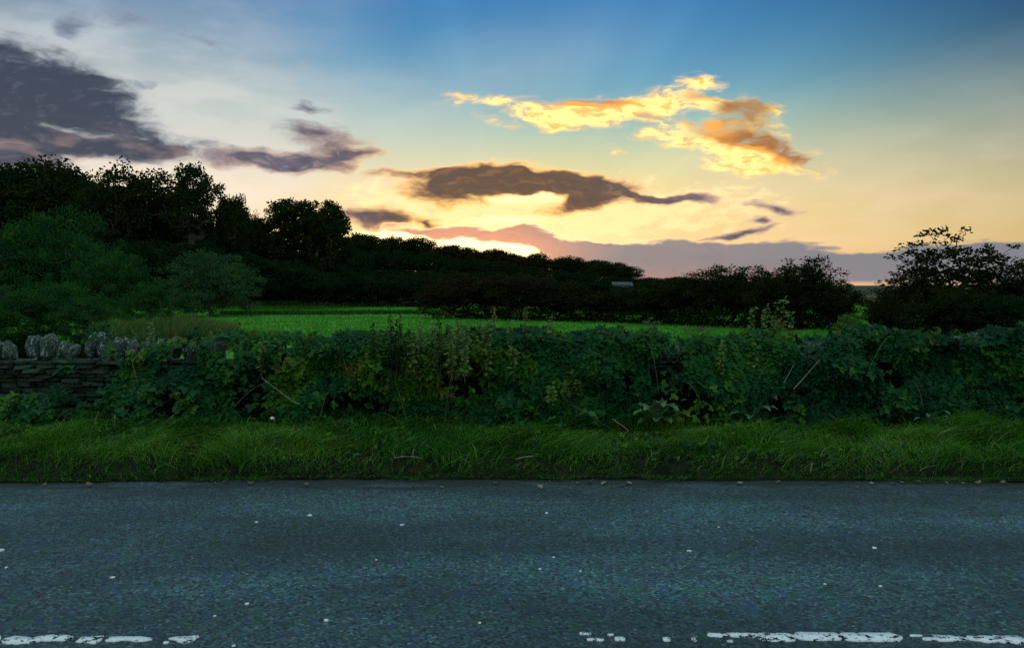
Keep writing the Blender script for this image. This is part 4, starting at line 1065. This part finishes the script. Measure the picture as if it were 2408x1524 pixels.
# ================================================================== things lying about
M_fallen = leaf_mat('fallen_leaf', [(0, (.12, .08, .05)), (.5, (.22, .16, .11)), (1, (.36, .30, .24))], .2, .7, .2)
FALL = []
for k in range(5):
    r_ = np.random.default_rng(700 + k); V = LEAF_V.copy() * np.array([1.5, 1, 1.6]); V[:, 1] -= .5; V[:, 2] += r_.normal(size=7) * .09; V[:, 2] -= V[:, 2].min()
    FALL.append(mesh_np('fallen_leaf', V, LEAF_F, M_fallen, np.full(6, .1 + .2 * k)))
rf = random.Random(5)
spots_ = [(px, rf.choice([1137, 1140, 1144, 1150])) for px in (105, 210, 290, 430, 505, 530, 590, 640, 720, 1040, 1165, 1270, 1295, 1360, 1388, 1420, 1440, 1462, 1478, 1490, 1740, 1830, 1935, 2015, 2050, 2100, 2120, 2160, 2225, 2265, 2300, 2360)]
for px, py in spots_:
    P_ = on_road(px, py); Y = P_.y
    o = obj('fallen_leaf', FALL[rf.randrange(5)], None, (P_.x, Y, road_z(P_.x, Y) + .012)); s_ = rf.uniform(.025, .06); o.scale = (s_, s_, s_); o.rotation_euler = (rf.uniform(-.3, .3), rf.uniform(-.3, .3), rf.uniform(0, 6.28))
    tag(o, 'small pale brown fallen leaf lying along the far road edge', 'leaf', 'fallen leaves along the road edge')
M_chip, g = material('pale_chip')
p = g.n('ShaderNodeBsdfPrincipled'); p.inputs['Base Color'].default_value = lin(.72, .74, .76); p.inputs['Roughness'].default_value = .7
f, _ = g.noise(g.n('ShaderNodeTexCoord').outputs['Object'], 4, 3, .6); g.put(p.inputs['Base Color'], g.mix(f, lin(.62, .63, .64), lin(.82, .82, .82)))
g.put(g.n('ShaderNodeOutputMaterial').inputs[0], p.outputs[0])
CHIP = [rock(900 + s, 1, .25, .2) for s in range(4)]
for me in CHIP: me.materials.append(M_chip)
for px, py, s_ in [(945, 1236, .020), (728, 1213, .022), (603, 1229, .016), (1285, 1208, .016), (2055, 1290, .020), (1620, 1297, .020), (768, 1461, .018), (580, 1422, .016), (1128, 1468, .012), (265, 1360, .018), (3, 1296, .024), (15, 1336, .014), (1302, 1312, .013), (1270, 1340, .012),
                   (2070, 1380, .013), (1690, 1240, .012), (505, 1450, .011), (550, 1520, .012), (1365, 1345, .012), (885, 1318, .010), (1940, 1375, .012)]:
    P_ = on_road(px, py); Y = P_.y
    o = obj('pebble', CHIP[rf.randrange(4)], None, (P_.x, Y, road_z(P_.x, Y) + s_ * .22)); o.scale = (s_ * 1.5, s_ * 1.6, s_ * .7); o.rotation_euler = (0, 0, rf.uniform(0, 3))
    tag(o, 'tiny white stone chip lying loose on the dark road', 'pebble', 'white chips scattered on the road')
P_ = at(1238, 1113, 7.42); z0 = float(ground_z(P_.x, 7.42))
A_ = tube([(-.09, .02, .0), (-.02, 0, .022), (.04, -.01, .03), (.10, -.03, .055)], [.006, .006, .005, .004], 5)
tag(obj('dry_stick', mesh_np('dry_stick', *A_[:2], M_twig), None, (P_.x, 7.42, z0 + .05)), 'short pale stick lying on the verge edge above the road', 'stick')
P_ = at(960, 1118, 7.40)
A_ = tube([(-.12, 0, .02), (-.04, .01, .03), (.05, 0, .03), (.13, -.02, .015)], [.003, .003, .003, .002], 4)
tag(obj('dry_straw', mesh_np('dry_straw', *A_[:2], M_twig), None, (P_.x, 7.40, float(ground_z(P_.x, 7.4)) + .05)), 'long bleached straw lying flat on the verge lip', 'straw')
# bent pale cane leaning from the dock to the grass
def loose_cane(pxs, Y, label, r0=.006):
    pts = np.array([at(x, y, Y - .02 * i)[:] for i, (x, y) in enumerate(pxs)]); c = pts[-1].copy()
    A_ = tube(pts - c, np.linspace(r0 * .6, r0, len(pts)), 4)
    tag(obj('dead_cane', mesh_np('dead_cane', *A_[:2], M_twig), None, Vector(c)), label, 'cane', 'bleached dead canes')
loose_cane([(1440, 985), (1462, 1000), (1478, 1012), (1470, 1020), (1462, 1034), (1455, 1048), (1452, 1060)], 8.3, 'bleached cane with a kink lying left of the largest dock')
loose_cane([(1928, 845), (1905, 872), (1880, 900), (1866, 915)], 8.25, 'straight pale cane slanting across the bramble at right', .005)
loose_cane([(1868, 855), (1855, 880), (1843, 900)], 8.25, 'shorter pale cane parallel to the straight one at right', .004)
loose_cane([(615, 888), (650, 915), (690, 945), (705, 950)], 8.35, 'pale cane slanting down through the bramble left of centre', .005)
loose_cane([(810, 1016), (860, 1017), (905, 1018), (930, 1014)], 8.35, 'pale cane lying level at the bramble foot', .004)
loose_cane([(232, 968), (225, 985), (218, 1000), (216, 1015)][::1], 8.5, 'thin pale cane hanging beside the bare wall', .005)
loose_cane([(415, 970), (375, 1005), (330, 1030), (300, 1046)], 8.35, 'long thin cane sloping down to the grass at left', .004)
# scrap of crumpled paper
P_ = at(641, 1009, 8.5); z0 = float(ground_z(P_.x, 8.5))
sc = rock(990, 1, .5, .1); sc.materials.append(M_chip)
o = obj('paper_scrap', sc, None, (P_.x, 8.5, z0 + .10)); o.scale = (.055, .03, .025); tag(o, 'crumpled white paper scrap in the grass at the bramble foot', 'litter')

# ================================================================== worn white road marking
M_paint, g = material('road_paint')
co = g.n('ShaderNodeTexCoord').outputs['Object']
f, _ = g.noise(co, 60, 4, .7); f2, _ = g.noise(co, 9, 4, .6)
p = g.n('ShaderNodeBsdfPrincipled'); p.inputs['Roughness'].default_value = .7
c = g.mix(g.step(f, .30, .48), lin(.55, .60, .64), lin(.86, .87, .88)); c = g.mix(g.m('MULTIPLY', g.step(f2, .58, .7), .35), c, lin(.50, .56, .62))
g.put(p.inputs['Base Color'], c)
b = g.n('ShaderNodeBump'); b.inputs['Strength'].default_value = .6; b.inputs['Distance'].default_value = .004; g.put(b.inputs['Height'], f); g.put(p.inputs['Normal'], b.outputs[0])
f4, _ = g.noise(co, 26, 6, .72)                   # chipped through to the tarmac
tr = g.n('ShaderNodeBsdfTransparent'); mx = g.n('ShaderNodeMixShader'); g.put(mx.inputs[0], g.step(f4, .535, .575)); g.put(mx.inputs[1], p.outputs[0]); g.put(mx.inputs[2], tr.outputs[0])
g.put(g.n('ShaderNodeOutputMaterial').inputs[0], mx.outputs[0])
def patch(parent, x0, x1, y0, y1, seed, ragged=.35):
    """one flake of paint: a thin ragged slab lying on the asphalt (survey pixels)"""
    r = np.random.default_rng(seed)
    q = [on_road(x, y) for x, y in ((x0, y1), (x1, y1), (x1, y0), (x0, y0))]
    L = q[1].x - q[0].x; n_ = max(8, int(L / .018)); t = np.linspace(0, 1, n_)
    lo = q[0].y + (q[1].y - q[0].y) * t; hi = q[3].y + (q[2].y - q[3].y) * t; w = hi - lo
    ends = np.minimum(1, np.minimum(t, 1 - t) * n_ / 1.6 + .25)
    j1 = vnoise(t * L * 11 + seed, t * 0, 71 + seed) * 1.3 + .7 * vnoise(t * L * 34 + seed, t * 0, 72 + seed); j2 = vnoise(t * L * 11 + seed, t * 0, 73 + seed) * 1.3 + .7 * vnoise(t * L * 34 + seed, t * 0, 74 + seed)
    cy = (lo + hi) / 2; a = cy - w / 2 * ends * (1.12 - ragged * j1); b_ = cy + w / 2 * ends * (1.12 - ragged * j2)
    x = q[0].x + L * t + r.normal(size=n_) * .004
    V, F = [], []
    for i in range(n_):
        for yy, top in ((a[i], 1), (b_[i], 1), (b_[i] , 0), (a[i], 0)):
            V.append((x[i], yy, road_z(x[i], yy) + (.0065 if top else -.004)))
    for i in range(n_ - 1):
        k = i * 4
        for s in range(4): F.append((k + s, k + 4 + s, k + 4 + (s + 1) % 4, k + (s + 1) % 4))
    F += [(0, 1, 2, 3), (k + 7, k + 6, k + 5, k + 4)]
    me = mesh_np('paint_flake', V, F, M_paint)
    obj('paint_flake', me, parent)
left = empty('road_marking', (0, 0, 0), 'broken white centre line dash at the lower left, worn to flakes', 'road marking', 'white centre line dashes')
right = empty('road_marking', (0, 0, 0), 'long white centre line dash at the lower right, solid in its middle', 'road marking', 'white centre line dashes')
for i, (x0, x1, y0, y1, rg_) in enumerate([(-260, -20, 1496, 1522, .3), (-10, 82, 1498, 1520, .4), (74, 162, 1496, 1511, .4), (170, 226, 1497, 1518, .45), (236, 342, 1496, 1516, .5), (388, 448, 1494, 1516, .6), (446, 466, 1496, 1502, .5), (380, 396, 1510, 1516, .5)]):
    patch(left, x0, x1, y0, y1, 10 + i, rg_)
for i, (x0, x1, y0, y1, rg_) in enumerate([(1366, 1378, 1490, 1498, .5), (1380, 1392, 1491, 1497, .5), (1380, 1422, 1504, 1512, .5), (1428, 1444, 1494, 1499, .5), (1444, 1474, 1502, 1512, .4), (1562, 1578, 1502, 1513, .4), (1630, 1640, 1500, 1512, .5),
                                           (1668, 1704, 1492, 1503, .35), (1704, 1788, 1491, 1502, .35), (1710, 1730, 1508, 1514, .5), (1788, 1880, 1491, 1513, .2), (1878, 1990, 1490, 1511, .2), (1986, 2130, 1491, 1513, .22), (2143, 2170, 1496, 1502, .5), (2176, 2214, 1503, 1511, .5),
                                           (2208, 2290, 1494, 1516, .6), (2286, 2360, 1495, 1517, .55), (2352, 2430, 1495, 1520, .45), (2440, 2700, 1495, 1520, .4)]):
    patch(right, x0, x1, y0, y1, 40 + i, rg_)
